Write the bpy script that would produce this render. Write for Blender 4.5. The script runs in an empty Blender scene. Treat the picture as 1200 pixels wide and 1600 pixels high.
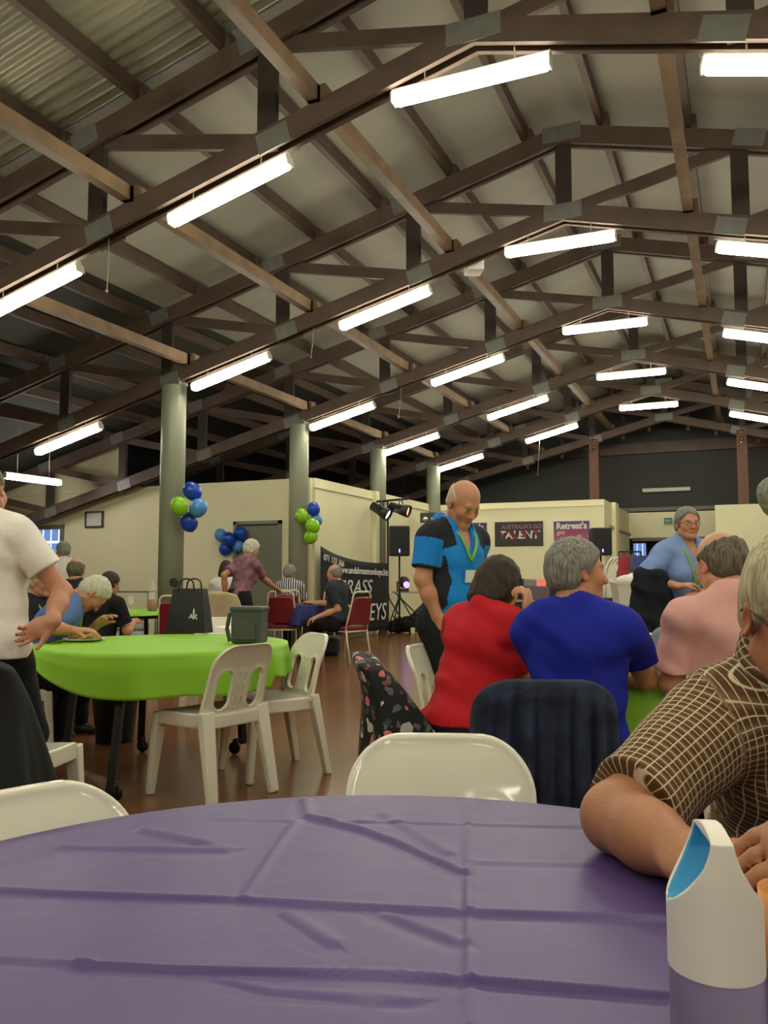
import bpy, bmesh, math, random
import numpy as np
from math import sin, cos, tan, atan, atan2, pi, radians, sqrt, exp
from mathutils import Vector, Matrix
random.seed(4); RNG = np.random.default_rng(4)
scene = bpy.context.scene
COL = scene.collection

# ---------------------------------------------------------------- camera, world, exposure
FPX, EYE = 1290.0, 1.15
PITCH = atan(100 / FPX); YAW = atan(560 / sqrt(FPX * FPX + 1e4))
cam_d = bpy.data.cameras.new('camera'); cam = bpy.data.objects.new('camera', cam_d); COL.objects.link(cam)
cam.location = (0, 0, EYE); cam.rotation_euler = (pi / 2 + PITCH, 0, YAW)
cam_d.sensor_fit = 'VERTICAL'; cam_d.sensor_height = 36.0; cam_d.lens = 36.0 * FPX / 1600; cam_d.clip_start = 0.02
scene.camera = cam
scene.view_settings.view_transform = 'Standard'; scene.view_settings.look = 'None'
scene.view_settings.gamma = 1.0; scene.view_settings.use_curve_mapping = False
scene.view_settings.exposure = 0.0
TUBE_E = 45.0                      # emission of the fluorescent diffusers
TUBE_C = (0.97, 0.94, 0.73)
WORLD_E = 0.06
wd = bpy.data.worlds.new('world'); scene.world = wd; wd.use_nodes = True
wd.node_tree.nodes['Background'].inputs[0].default_value = (0.75, 0.85, 1.0, 1)
wd.node_tree.nodes['Background'].inputs[1].default_value = WORLD_E
scene.cycles.max_bounces = 7; scene.cycles.diffuse_bounces = 4; scene.cycles.glossy_bounces = 3
scene.cycles.transmission_bounces = 5; scene.cycles.transparent_max_bounces = 8
scene.cycles.caustics_reflective = False; scene.cycles.caustics_refractive = False
scene.cycles.use_denoising = True
scene.cycles.sample_clamp_indirect = 4.0

# pixel of the photograph -> point in the hall
_f = np.array([-sin(YAW) * cos(PITCH), cos(YAW) * cos(PITCH), sin(PITCH)])
_r = np.array([cos(YAW), sin(YAW), 0.0])
_u = np.array([sin(YAW) * sin(PITCH), -cos(YAW) * sin(PITCH), cos(PITCH)])
CAMP = np.array([0, 0, EYE])
def ray(x, y): return _f * FPX + _r * (x - 600) - _u * (y - 800)
def atY(x, y, Y): d = ray(x, y); return CAMP + d * (Y / d[1])
def atX(x, y, X): d = ray(x, y); return CAMP + d * (X / d[0])
def atZ(x, y, Z): d = ray(x, y); return CAMP + d * ((Z - EYE) / d[2])
def atD(x, y, D): return CAMP + ray(x, y) * (D / FPX)
RIGHT = _r.copy(); FWD = np.array([-sin(YAW), cos(YAW), 0.0]); UPV = np.array([0, 0, 1.0])

# ---------------------------------------------------------------- materials
MATS = {}
def srgb(r, g, b):
    def c(v):
        v /= 255.0
        return v / 12.92 if v <= 0.04045 else ((v + 0.055) / 1.055) ** 2.4
    return (c(r), c(g), c(b))
def mat(name, col, rough=0.6, metal=0.0, var=0.0, vscale=6.0, bump=0.0, bscale=40.0, spec=0.5, coat=0.0, stretch=None, sheen=0.0, sub=0.0):
    if name in MATS: return MATS[name]
    m = bpy.data.materials.new(name); m.use_nodes = True; nt = m.node_tree; b = nt.nodes['Principled BSDF']
    b.inputs['Base Color'].default_value = (*col, 1); b.inputs['Roughness'].default_value = rough
    b.inputs['Metallic'].default_value = metal; b.inputs['Specular IOR Level'].default_value = spec
    if coat: b.inputs['Coat Weight'].default_value = coat; b.inputs['Coat Roughness'].default_value = 0.08
    if sheen: b.inputs['Sheen Weight'].default_value = sheen
    if sub:
        b.inputs['Subsurface Weight'].default_value = sub; b.inputs['Subsurface Radius'].default_value = (0.012, 0.004, 0.002)
    if var or bump:
        tc = nt.nodes.new('ShaderNodeTexCoord'); src = tc.outputs['Object']
        if stretch:
            mp = nt.nodes.new('ShaderNodeMapping'); mp.inputs['Scale'].default_value = stretch
            nt.links.new(src, mp.inputs['Vector']); src = mp.outputs['Vector']
        if var:
            n = nt.nodes.new('ShaderNodeTexNoise'); n.inputs['Scale'].default_value = vscale; n.inputs['Detail'].default_value = 5
            nt.links.new(src, n.inputs['Vector'])
            r = nt.nodes.new('ShaderNodeValToRGB'); r.color_ramp.elements[0].position = 0.3; r.color_ramp.elements[1].position = 0.7
            r.color_ramp.elements[0].color = (*[max(0, c * (1 - var)) for c in col], 1)
            r.color_ramp.elements[1].color = (*[min(1, c * (1 + var)) for c in col], 1)
            nt.links.new(n.outputs['Fac'], r.inputs['Fac']); nt.links.new(r.outputs['Color'], b.inputs['Base Color'])
        if bump:
            n2 = nt.nodes.new('ShaderNodeTexNoise'); n2.inputs['Scale'].default_value = bscale; n2.inputs['Detail'].default_value = 4
            nt.links.new(src, n2.inputs['Vector'])
            bp = nt.nodes.new('ShaderNodeBump'); bp.inputs['Strength'].default_value = bump; bp.inputs['Distance'].default_value = 0.01
            nt.links.new(n2.outputs['Fac'], bp.inputs['Height']); nt.links.new(bp.outputs['Normal'], b.inputs['Normal'])
    MATS[name] = m; return m
def emit(name, col, s):
    if name in MATS: return MATS[name]
    m = bpy.data.materials.new(name); m.use_nodes = True; nt = m.node_tree; nt.nodes.clear()
    e = nt.nodes.new('ShaderNodeEmission'); e.inputs[0].default_value = (*col, 1); e.inputs[1].default_value = s
    o = nt.nodes.new('ShaderNodeOutputMaterial'); nt.links.new(e.outputs[0], o.inputs[0]); MATS[name] = m; return m
def attr_mat(name, rough=0.6, bump=0.0, bscale=60, sub=0.0, spec=0.4, var=0.0, vscale=20):
    """base colour from the mesh's own colour attribute (painted regions of one thing)"""
    if name in MATS: return MATS[name]
    m = mat(name, (0.5, 0.5, 0.5), rough, bump=bump, bscale=bscale, sub=sub, spec=spec); nt = m.node_tree
    a = nt.nodes.new('ShaderNodeAttribute'); a.attribute_name = 'Col'; out = a.outputs['Color']
    if var:
        tc = nt.nodes.new('ShaderNodeTexCoord'); n = nt.nodes.new('ShaderNodeTexNoise'); n.inputs['Scale'].default_value = vscale
        n.inputs['Detail'].default_value = 4; nt.links.new(tc.outputs['Object'], n.inputs['Vector'])
        mr = nt.nodes.new('ShaderNodeMapRange'); mr.inputs[1].default_value = 0.3; mr.inputs[2].default_value = 0.7
        mr.inputs[3].default_value = 1 - var; mr.inputs[4].default_value = 1 + var
        nt.links.new(n.outputs['Fac'], mr.inputs[0])
        mx = nt.nodes.new('ShaderNodeVectorMath'); mx.operation = 'SCALE'
        nt.links.new(out, mx.inputs[0]); nt.links.new(mr.outputs[0], mx.inputs['Scale']); out = mx.outputs[0]
    nt.links.new(out, nt.nodes['Principled BSDF'].inputs['Base Color']); return m

M_TIMBER = mat('dark_stained_timber', srgb(88, 71, 62), 0.6, var=0.22, vscale=3, stretch=(1, 1, 1))
M_TIE = mat('brown_timber', srgb(122, 98, 74), 0.6, var=0.25, vscale=4)
M_PLATE = mat('galvanised_plate', srgb(120, 120, 116), 0.5, 0.3, var=0.12, vscale=9)
M_WALL = mat('cream_wall_paint', srgb(228, 222, 186), 0.65, var=0.03, vscale=1.5)
M_DOOR = mat('grey_door_paint', srgb(120, 121, 105), 0.5)
M_DARK = mat('charcoal_lining', srgb(62, 62, 60), 0.75, var=0.12, vscale=1.2)
M_COLUMN = mat('grey_green_column_paint', srgb(140, 143, 124), 0.38)
M_BLACK = mat('black_plastic', srgb(26, 27, 28), 0.5)
M_BLACKM = mat('black_metal', srgb(24, 24, 25), 0.4, 0.4)
M_CHROME = mat('chrome', (0.75, 0.75, 0.74), 0.2, 1.0)
M_WHITEP = mat('white_plastic', srgb(226, 221, 205), 0.1, spec=0.5)
M_STEELW = mat('white_enamel', srgb(225, 222, 212), 0.4)
M_TUBE = emit('fluorescent_diffuser', TUBE_C, TUBE_E)
M_TUBEC = emit('cool_fluorescent_diffuser', (1.0, 0.95, 0.85), TUBE_E)

def wloc(o):
    p = np.zeros(3)
    while o is not None: p = p + np.array(o.location); o = o.parent
    return p
# ---------------------------------------------------------------- mesh builder
class MB:
    def __init__(s): s.v = []; s.f = []; s.m = []; s.mi = 0; s.sm = []; s.smooth = False
    def add(s, vs, fs):
        o = len(s.v); s.v += [tuple(map(float, p)) for p in vs]
        s.f += [tuple(i + o for i in f) for f in fs]; s.m += [s.mi] * len(fs); s.sm += [s.smooth] * len(fs); return s
    def box(s, c, d, R=None, bev=0.0):
        x, y, z = d[0] / 2, d[1] / 2, d[2] / 2
        if bev:
            bm = bmesh.new(); bmesh.ops.create_cube(bm, size=1)
            for v in bm.verts: v.co = Vector((v.co.x * d[0], v.co.y * d[1], v.co.z * d[2]))
            bmesh.ops.bevel(bm, geom=bm.edges[:] + bm.verts[:], offset=bev, segments=3, affect='EDGES', profile=0.5)
            bm.verts.index_update(); P = [v.co[:] for v in bm.verts]; F = [[v.index for v in f.verts] for f in bm.faces]; bm.free()
        else:
            P = [(-x, -y, -z), (x, -y, -z), (x, y, -z), (-x, y, -z), (-x, -y, z), (x, -y, z), (x, y, z), (-x, y, z)]
            F = [(0, 3, 2, 1), (4, 5, 6, 7), (0, 1, 5, 4), (1, 2, 6, 5), (2, 3, 7, 6), (3, 0, 4, 7)]
        P = np.array(P)
        if R is not None: P = P @ np.array(R).T
        return s.add(P + np.array(c), F)
    def bar(s, a, b, w, h, up=(0, 0, 1), w2=None, h2=None):
        a = np.array(a, float); b = np.array(b, float); d = b - a; d /= np.linalg.norm(d); up = np.array(up, float)
        if abs(d @ up) > 0.999: up = np.array([0, 1.0, 0])
        x = np.cross(d, up); x /= np.linalg.norm(x); y = np.cross(x, d); w2 = w2 or w; h2 = h2 or h
        q = [(-1, -1), (1, -1), (1, 1), (-1, 1)]
        P = [a + x * i * w / 2 + y * j * h / 2 for i, j in q] + [b + x * i * w2 / 2 + y * j * h2 / 2 for i, j in q]
        return s.add(P, [(3, 2, 1, 0), (4, 5, 6, 7), (0, 1, 5, 4), (1, 2, 6, 5), (2, 3, 7, 6), (3, 0, 4, 7)])
    def tube(s, pts, r, n=8, closed=False, caps=True):
        pts = [np.array(p, float) for p in pts]; k = len(pts); rs = r if hasattr(r, '__len__') else [r] * k
        T = []
        for i in range(k):
            a = pts[i - 1] if (i or closed) else pts[i]; b = pts[(i + 1) % k] if (i < k - 1 or closed) else pts[i]
            t = b - a; T.append(t / (np.linalg.norm(t) + 1e-12))
        if not np.any(T[0]): T[0] = np.array([1.0, 0, 0])
        up = np.array([0, 0, 1.0]) if abs(T[0][2]) < 0.9 else np.array([1.0, 0, 0])
        x = np.cross(T[0], up); x /= np.linalg.norm(x); V = []
        for i in range(k):
            x = x - T[i] * (x @ T[i]); x /= np.linalg.norm(x) + 1e-12; y = np.cross(T[i], x)
            for j in range(n):
                a = 2 * pi * j / n; V.append(pts[i] + (x * cos(a) + y * sin(a)) * rs[i])
        F = []
        for i in range(k if closed else k - 1):
            for j in range(n):
                a = i * n + j; b = i * n + (j + 1) % n; c = ((i + 1) % k) * n
                F.append((a, b, c + (j + 1) % n, c + j))
        if caps and not closed: F += [tuple(range(n))[::-1], tuple((k - 1) * n + j for j in range(n))]
        q = s.smooth; s.smooth = True; s.add(V, F); s.smooth = q; return s
    def lathe(s, prof, c=(0, 0, 0), n=24, R=None, sx=1.0, sy=1.0):
        V = []; F = []
        for r, z in prof:
            for j in range(n): V.append((r * cos(2 * pi * j / n) * sx, r * sin(2 * pi * j / n) * sy, z))
        for i in range(len(prof) - 1):
            for j in range(n):
                a = i * n + j; b = i * n + (j + 1) % n; F.append((a, b, b + n, a + n))
        if prof[0][0] > 1e-6: F.append(tuple(range(n))[::-1])
        if prof[-1][0] > 1e-6: F.append(tuple((len(prof) - 1) * n + j for j in range(n)))
        V = np.array(V)
        if R is not None: V = V @ np.array(R).T
        q = s.smooth; s.smooth = True; s.add(V + np.array(c), F); s.smooth = q; return s
    def ball(s, c, r, n=20, R=None):
        r = r if hasattr(r, '__len__') else (r, r, r); k = n // 2
        prof = [(sin(pi * i / k), -cos(pi * i / k)) for i in range(k + 1)]
        V = []; F = []
        for a, z in prof:
            for j in range(n): V.append((a * cos(2 * pi * j / n) * r[0], a * sin(2 * pi * j / n) * r[1], z * r[2]))
        for i in range(k):
            for j in range(n):
                a = i * n + j; b = i * n + (j + 1) % n; F.append((a, b, b + n, a + n))
        V = np.array(V)
        if R is not None: V = V @ np.array(R).T
        q = s.smooth; s.smooth = True; s.add(V + np.array(c), F); s.smooth = q; return s
    def prism(s, out, O, X, Y, th):
        """flat outline (list of (x,y)) on axes X,Y at O, given a thickness along X x Y"""
        O = np.array(O, float); X = np.array(X, float); Y = np.array(Y, float); N = np.cross(X, Y); N /= np.linalg.norm(N); k = len(out)
        P = [O + X * a + Y * b for a, b in out]; P2 = [p + N * th for p in P]
        return s.add(P + P2, [tuple(range(k))[::-1], tuple(range(k, 2 * k))] + [(i, (i + 1) % k, k + (i + 1) % k, k + i) for i in range(k)])
    def grid(s, fn, nu, nv, closed_u=False):
        V = [fn(i / (nu if closed_u else nu - 1), j / (nv - 1)) for j in range(nv) for i in range(nu)]; F = []
        for j in range(nv - 1):
            for i in range(nu if closed_u else nu - 1):
                i2 = (i + 1) % nu; F.append((j * nu + i, j * nu + i2, (j + 1) * nu + i2, (j + 1) * nu + i))
        q = s.smooth; s.smooth = True; s.add(V, F); s.smooth = q; return s
    def build(s, name, mats, parent=None, origin=None):
        V = np.array(s.v, float)
        if parent is not None: V = V - wloc(parent)
        elif origin is not None: V = V - np.array(origin, float)
        me = bpy.data.meshes.new(name); me.from_pydata(V.tolist(), [], s.f)
        mats = mats if isinstance(mats, (list, tuple)) else [mats]
        for m in mats: me.materials.append(m)
        me.polygons.foreach_set('material_index', s.m); me.polygons.foreach_set('use_smooth', s.sm)
        bm = bmesh.new(); bm.from_mesh(me); bmesh.ops.remove_doubles(bm, verts=bm.verts, dist=1e-5)
        bmesh.ops.recalc_face_normals(bm, faces=bm.faces); bm.to_mesh(me); bm.free(); me.update()
        o = bpy.data.objects.new(name, me); COL.objects.link(o)
        if parent is not None: o.parent = parent
        elif origin is not None: o.location = origin
        return o
def tag(o, label=None, cat=None, group=None, kind=None):
    if label: o['label'] = label
    if cat: o['category'] = cat
    if group: o['group'] = group
    if kind: o['kind'] = kind
    return o
def thing(name, label, cat, loc=(0, 0, 0), rz=0.0, group=None):
    o = bpy.data.objects.new(name, None); COL.objects.link(o); o.location = loc; o.rotation_euler = (0, 0, rz); o.empty_display_size = 0.1
    return tag(o, label, cat, group)
def struct(name, mb, m, label=None):
    o = mb.build(name, m); o['kind'] = 'structure'
    if label: o['label'] = label
    return o
def dup(root, loc, rz=0.0, label=None, group=None):
    r = root.copy(); COL.objects.link(r); r.location = loc; r.rotation_euler = (0, 0, rz)
    if label: r['label'] = label
    if group: r['group'] = group
    for ch in list(root.children):
        c = ch.copy(); COL.objects.link(c); c.parent = r
        for g in list(ch.children):
            d = g.copy(); COL.objects.link(d); d.parent = c
    return r
def solid(o, th, off=0.0):
    m = o.modifiers.new('thickness', 'SOLIDIFY'); m.thickness = th; m.offset = off; return o
def text_mesh(name, txt, size, M, m, parent, extrude=0.001, bold=0.0, shear=0.0, align='CENTER', sx=1.0):
    """lettering as a mesh part; M is a 4x4 world matrix"""
    cu = bpy.data.curves.new(name, 'FONT'); cu.body = txt; cu.size = size; cu.extrude = extrude; cu.align_x = align; cu.align_y = 'CENTER'
    cu.offset = bold; cu.shear = shear; cu.resolution_u = 3
    t = bpy.data.objects.new(name + '_curve', cu); COL.objects.link(t); bpy.context.view_layer.update()
    me = bpy.data.meshes.new_from_object(t.evaluated_get(bpy.context.evaluated_depsgraph_get()))
    bpy.data.objects.remove(t); bpy.data.curves.remove(cu)
    me.transform(Matrix.Diagonal((sx, 1, 1, 1))); me.transform(M); me.transform(Matrix.Translation(-Vector(wloc(parent))))
    me.materials.clear(); me.materials.append(m)
    o = bpy.data.objects.new(name, me); COL.objects.link(o); o.parent = parent; return o
def frame_mat(O, X, Y):
    X = Vector(X).normalized(); Y = Vector(Y).normalized(); N = X.cross(Y)
    return Matrix(((X.x, Y.x, N.x, O[0]), (X.y, Y.y, N.y, O[1]), (X.z, Y.z, N.z, O[2]), (0, 0, 0, 1)))
ORD = ['nearest', 'second', 'third', 'fourth', 'fifth', 'sixth', 'seventh', 'eighth', 'ninth', 'tenth', 'eleventh', 'twelfth']

# ================================================================ the hall
RX, SL = -1.7, 0.257                # ridge position and roof slope
TY = [2.35, 5.66, 8.98, 12.28, 15.45, 18.55, 21.85]
ZB, ZT, ZP, ZR = 5.17, 6.07, 6.26, 6.36     # bottom chord, top chord, purlin, roof sheet at the ridge
def zof(z0, X): return z0 - SL * abs(X - RX)
XL, XR, YN, YF = -14.8, 9.0, -8.5, 23.7
WH = 2.86

# floor: polished brown boards
m = mat('polished_floor', srgb(118, 76, 46), 0.2, spec=0.55); nt = m.node_tree; b = nt.nodes['Principled BSDF']
tc = nt.nodes.new('ShaderNodeTexCoord'); mp = nt.nodes.new('ShaderNodeMapping'); mp.inputs['Rotation'].default_value = (0, 0, pi / 2)
br = nt.nodes.new('ShaderNodeTexBrick'); br.inputs['Scale'].default_value = 1; br.inputs['Brick Width'].default_value = 1.9
br.inputs['Row Height'].default_value = 0.13; br.inputs['Mortar Size'].default_value = 0.002; br.inputs['Bias'].default_value = 0.0
br.inputs['Color1'].default_value = (*srgb(128, 84, 50), 1); br.inputs['Color2'].default_value = (*srgb(104, 66, 40), 1); br.inputs['Mortar'].default_value = (*srgb(58, 36, 22), 1)
nz = nt.nodes.new('ShaderNodeTexNoise'); nz.inputs['Scale'].default_value = 1.4; nz.inputs['Detail'].default_value = 4
mr = nt.nodes.new('ShaderNodeMapRange'); mr.inputs[3].default_value = 0.16; mr.inputs[4].default_value = 0.34
nt.links.new(tc.outputs['Object'], mp.inputs['Vector']); nt.links.new(mp.outputs['Vector'], br.inputs['Vector'])
nt.links.new(br.outputs['Color'], b.inputs['Base Color']); nt.links.new(tc.outputs['Object'], nz.inputs['Vector'])
b.inputs['Roughness'].default_value = 0.22
struct('floor', MB().box(((XL + XR) / 2, (YN + 28) / 2, -0.05), (XR - XL, 28 - YN, 0.1)), m)

# roof: smooth pale lined sheets, bare corrugated sheets in the near left bay, dark lining past the columns
M_ROOF = mat('pale_roof_lining', srgb(150, 147, 135), 0.7, var=0.1, vscale=0.9, bump=0.35, bscale=1.6, stretch=(0.35, 1.6, 1))
M_CORR = mat('corrugated_sheet', srgb(142, 140, 120), 0.42, 0.25, var=0.16, vscale=1.6, stretch=(0.2, 2, 1))
def roof_strip(X0, X1, Y0, Y1, corr, z0=ZR):
    mb = MB()
    if corr:
        n = int((Y1 - Y0) / 0.019)
        mb.grid(lambda u, v: (X0 + (X1 - X0) * v, Y0 + (Y1 - Y0) * u, zof(z0, X0 + (X1 - X0) * v) + 0.012 * sin(2 * pi * (Y0 + (Y1 - Y0) * u) / 0.115)), n, 2)
    else:
        n = max(2, int((Y1 - Y0) / 0.5))
        mb.grid(lambda u, v: (X0 + (X1 - X0) * v, Y0 + (Y1 - Y0) * u, zof(z0, X0 + (X1 - X0) * v)), n, 2)
    return mb
LX = -7.35
mb = MB()
mb_c = roof_strip(LX, -3.0, YN, TY[1], True); mb2 = roof_strip(-3.0, RX, YN, YF, False)
mb3 = roof_strip(LX, -3.0, TY[1], YF, False); mb4 = roof_strip(RX, XR, YN, YF, False); mb5 = roof_strip(XL, LX, YN, YF, False)
mb.add(mb_c.v, mb_c.f); mb.mi = 1
for q in (mb2, mb3, mb4): mb.add(q.v, q.f)
mb.mi = 2; mb.add(mb5.v, mb5.f)
o = struct('ceiling', mb, [M_CORR, M_ROOF, M_DARK]); o.data.polygons.foreach_set('use_smooth', [True] * len(o.data.polygons))

# walls
def wall(name, a, b_, z0, z1, m=M_WALL, th=0.12):
    return struct(name, MB().box(((a[0] + b_[0]) / 2, (a[1] + b_[1]) / 2, (z0 + z1) / 2), (max(abs(b_[0] - a[0]), th), max(abs(b_[1] - a[1]), th), z1 - z0)), m)
Y1, X2, Y3, X4, Y5, Y6 = 12.62, -6.86, 18.78, -2.84, 23.2, 21.45
XJ = -11.0                         # where the tall left wall meets the low partition
# tall wall at the left with its window hole
wx1, wz0, wz1 = float(atY(101, 818, Y1)[0]), 1.0, float(atY(101, 820, Y1)[2]); wx0 = wx1 - 1.25
mb = MB(); t = 0.12; yc = Y1 + t / 2
def piece(x0, x1, z0, z1):
    mb.box(((x0 + x1) / 2, yc, (z0 + z1) / 2), (x1 - x0, t, z1 - z0))
piece(XL, wx0, 0, WH); piece(wx1, XJ, 0, WH); piece(wx0, wx1, 0, wz0); piece(wx0, wx1, wz1, WH)
mb.prism([(XL, WH), (XJ, WH), (XJ, zof(ZR, XJ)), (XL, zof(ZR, XL))], (0, Y1 + t, 0), (1, 0, 0), (0, 0, 1), t)
struct('wall_left_end', mb, M_WALL)
struct('trim_1', MB().box(((XL + XJ) / 2, Y1 - 0.02, WH - 0.05), (XJ - XL, 0.04, 0.05)), M_WALL)
# door in the low partition
dx0, dx1 = float(atY(367, 812, Y1)[0]), float(atY(441, 808, Y1)[0]); dz = 2.13
mb = MB(); piece(XJ, dx0, 0, WH); piece(dx1, X2, 0, WH); piece(dx0, dx1, dz, WH)
struct('wall_left_partition', mb, M_WALL)
d = thing('door_1', None, None, ((dx0 + dx1) / 2, Y1, 0)); d['kind'] = 'structure'
f = MB()
for x in (dx0 + 0.03, dx1 - 0.03): f.box((x, Y1 + 0.03, dz / 2), (0.06, 0.16, dz))
f.box(((dx0 + dx1) / 2, Y1 + 0.03, dz - 0.03), (dx1 - dx0, 0.16, 0.06)); f.build('door_frame', M_DOOR, d)
MB().box(((dx0 + dx1) / 2, Y1 + 0.05, dz / 2 - 0.03), (dx1 - dx0 - 0.12, 0.045, dz - 0.07)).build('door_leaf', M_DOOR, d)
MB().tube([(dx0 + 0.14, Y1 + 0.02, 1.03), (dx0 + 0.14, Y1 - 0.04, 1.03), (dx0 + 0.26, Y1 - 0.04, 1.03)], 0.011).build('door_handle', M_CHROME, d)
wall('wall_left_side', (X2, Y1 + 0.06), (X2, Y3 + 0.06), 0, WH)
struct('trim_2', MB().box((X2 + 0.09, 15.2, WH / 2), (0.12, 0.16, WH)), M_WALL)
struct('trim_3', MB().box((X2 + 0.07, (Y1 + Y3) / 2, WH - 0.16), (0.03, Y3 - Y1, 0.025)), M_WALL)
mb = MB().box(((X2 + X4) / 2, Y3 + 0.06, WH / 2), (X4 - X2 + 0.12, 0.12, WH)); struct('wall_back_stage', mb, M_WALL)
struct('trim_4', MB().box(((X2 + X4) / 2, Y3 - 0.012, WH - 0.13), (X4 - X2, 0.025, 0.03)), M_WALL)
wall('wall_back_return', (X4, Y3 + 0.1), (X4, Y5), 0, WH)
struct('trim_5', MB().box((X4 + 0.1, 20.2, WH / 2), (0.1, 0.5, WH + 0.04)), M_WALL)
struct('trim_6', MB().box((X4 + 0.07, (Y3 + Y5) / 2 + 0.3, 2.28), (0.06, Y5 - Y3 - 0.6, 0.06)), mat('dull_rail', srgb(150, 146, 128), 0.5))
# far wall with the wide opening to the foyer
zl = 2.16; xo0, xo1 = -2.62, 0.6
mb = MB().box(((X4 + 3.0) / 2, Y5 + 0.06, (zl + WH) / 2), (3.0 - X4, 0.12, WH - zl)); struct('wall_back_lintel', mb, M_WALL)
struct('trim_7', MB().box((-1.2, Y5 - 0.03, zl - 0.03), (3.0, 0.14, 0.09)), mat('dark_lintel_trim', srgb(96, 92, 80), 0.5))
mb = MB().box((-0.56 + 3.4, Y6 + 0.06, WH / 2), (6.8, 0.12, WH)); struct('wall_back_right', mb, M_WALL)
# foyer behind the opening
M_FOY = mat('foyer_wall', srgb(118, 112, 108), 0.7)
mb = MB().box((-0.8, 27.9, 1.5), (8, 0.1, 3.0)).box((-0.8, 25.6, 2.95), (8, 4.6, 0.1)).box((-4.8, 25.6, 1.5), (0.1, 4.6, 3)).box((3.2, 25.6, 1.5), (0.1, 4.6, 3))
struct('wall_foyer', mb, M_FOY)
M_DAY = emit('daylight_blue_glass', (0.22, 0.38, 0.85), 0.75); M_DAYW = emit('daylight_white_glass', (0.75, 0.88, 1.0), 1.3)
def window(name, x0, x1, z0, z1, Y, mglass, nbar=0, mf=M_DOOR, day=None, fw=0.05, hbar=None):
    w = thing(name, None, None, ((x0 + x1) / 2, Y, z0)); w['kind'] = 'structure'
    f = MB()
    for x in (x0 + fw / 2, x1 - fw / 2): f.box((x, Y + 0.04, (z0 + z1) / 2), (fw, 0.14, z1 - z0))
    for z in (z0 + fw / 2, z1 - fw / 2): f.box(((x0 + x1) / 2, Y + 0.04, z), (x1 - x0, 0.139, fw))
    f.build('window_frame', mf, w)
    MB().box(((x0 + x1) / 2, Y + 0.08, (z0 + z1) / 2), (x1 - x0 - fw, 0.012, z1 - z0 - fw)).build('pane', mglass, w)
    if nbar:
        g = MB()
        for i in range(nbar):
            x = x0 + (x1 - x0) * (i + 1) / (nbar + 1); g.box((x, Y + 0.07, (z0 + z1) / 2), (0.022, 0.02, z1 - z0 - fw))
        if hbar: g.box(((x0 + x1) / 2, Y + 0.07, hbar), (x1 - x0 - fw, 0.018, 0.05))
        g.build('glowing_glazing_bar', M_DAYW if day else mf, w)  # bars of day windows glow, daylight put into their material
    return w
window('window_1', wx0, wx1, wz0, wz1, Y1, M_DAY, 5, day=True, fw=0.085, hbar=wz1 - 0.34)
a = atY(987, 842, 27.8); c = atY(1007, 842, 27.8); window('window_2', float(a[0]) , float(c[0]) + 0.1, 0.9, 2.25, 27.75, M_DAY, 2, day=True, fw=0.05)
a = atY(1036, 842, 27.8); window('window_3', float(a[0]), float(a[0]) + 0.2, 1.2, 2.25, 27.75, M_DAYW, fw=0.03)
a = atY(1086, 842, 27.8); window('window_4', float(a[0]), float(a[0]) + 0.55, 1.55, 2.15, 27.75, M_DAYW, fw=0.03)
# dark gable wall, its beam and battens
mb = MB().prism([(XL, WH - 0.3), (XR, WH - 0.3), (XR, zof(ZR, XR)), (RX, ZR), (XL, zof(ZR, XL))], (0, YF + 0.1, 0), (1, 0, 0), (0, 0, 1), 0.1)
struct('wall_gable', mb, M_DARK)
struct('wall_gable_lower', MB().box((-9.5, YF + 0.05, 1.25), (10.2, 0.1, 2.5)), M_DARK)
struct('wall_right', MB().box((XR + 0.06, 7.5, 2), (0.12, 32, 4.0)), M_WALL)
struct('wall_left_far', MB().box((XL - 0.06, 7.5, 1.7), (0.12, 32, 3.4)), M_WALL)
struct('wall_behind', MB().box(((XL + XR) / 2, YN - 0.06, 2.8), (XR - XL, 0.12, 5.6)), M_WALL)
for i, Yk in enumerate((20.0,)):
    pass
bmz = float(atY(930, 705, YF - 0.1)[2])
bt = MB().box((-3, YF - 0.1, bmz), (20, 0.12, 0.3)).build('cross_beam', M_TIMBER, origin=(-3, YF - 0.1, bmz))
tag(bt, 'long brown timber beam across the dark gable wall above the rear partitions', 'beam')

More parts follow.
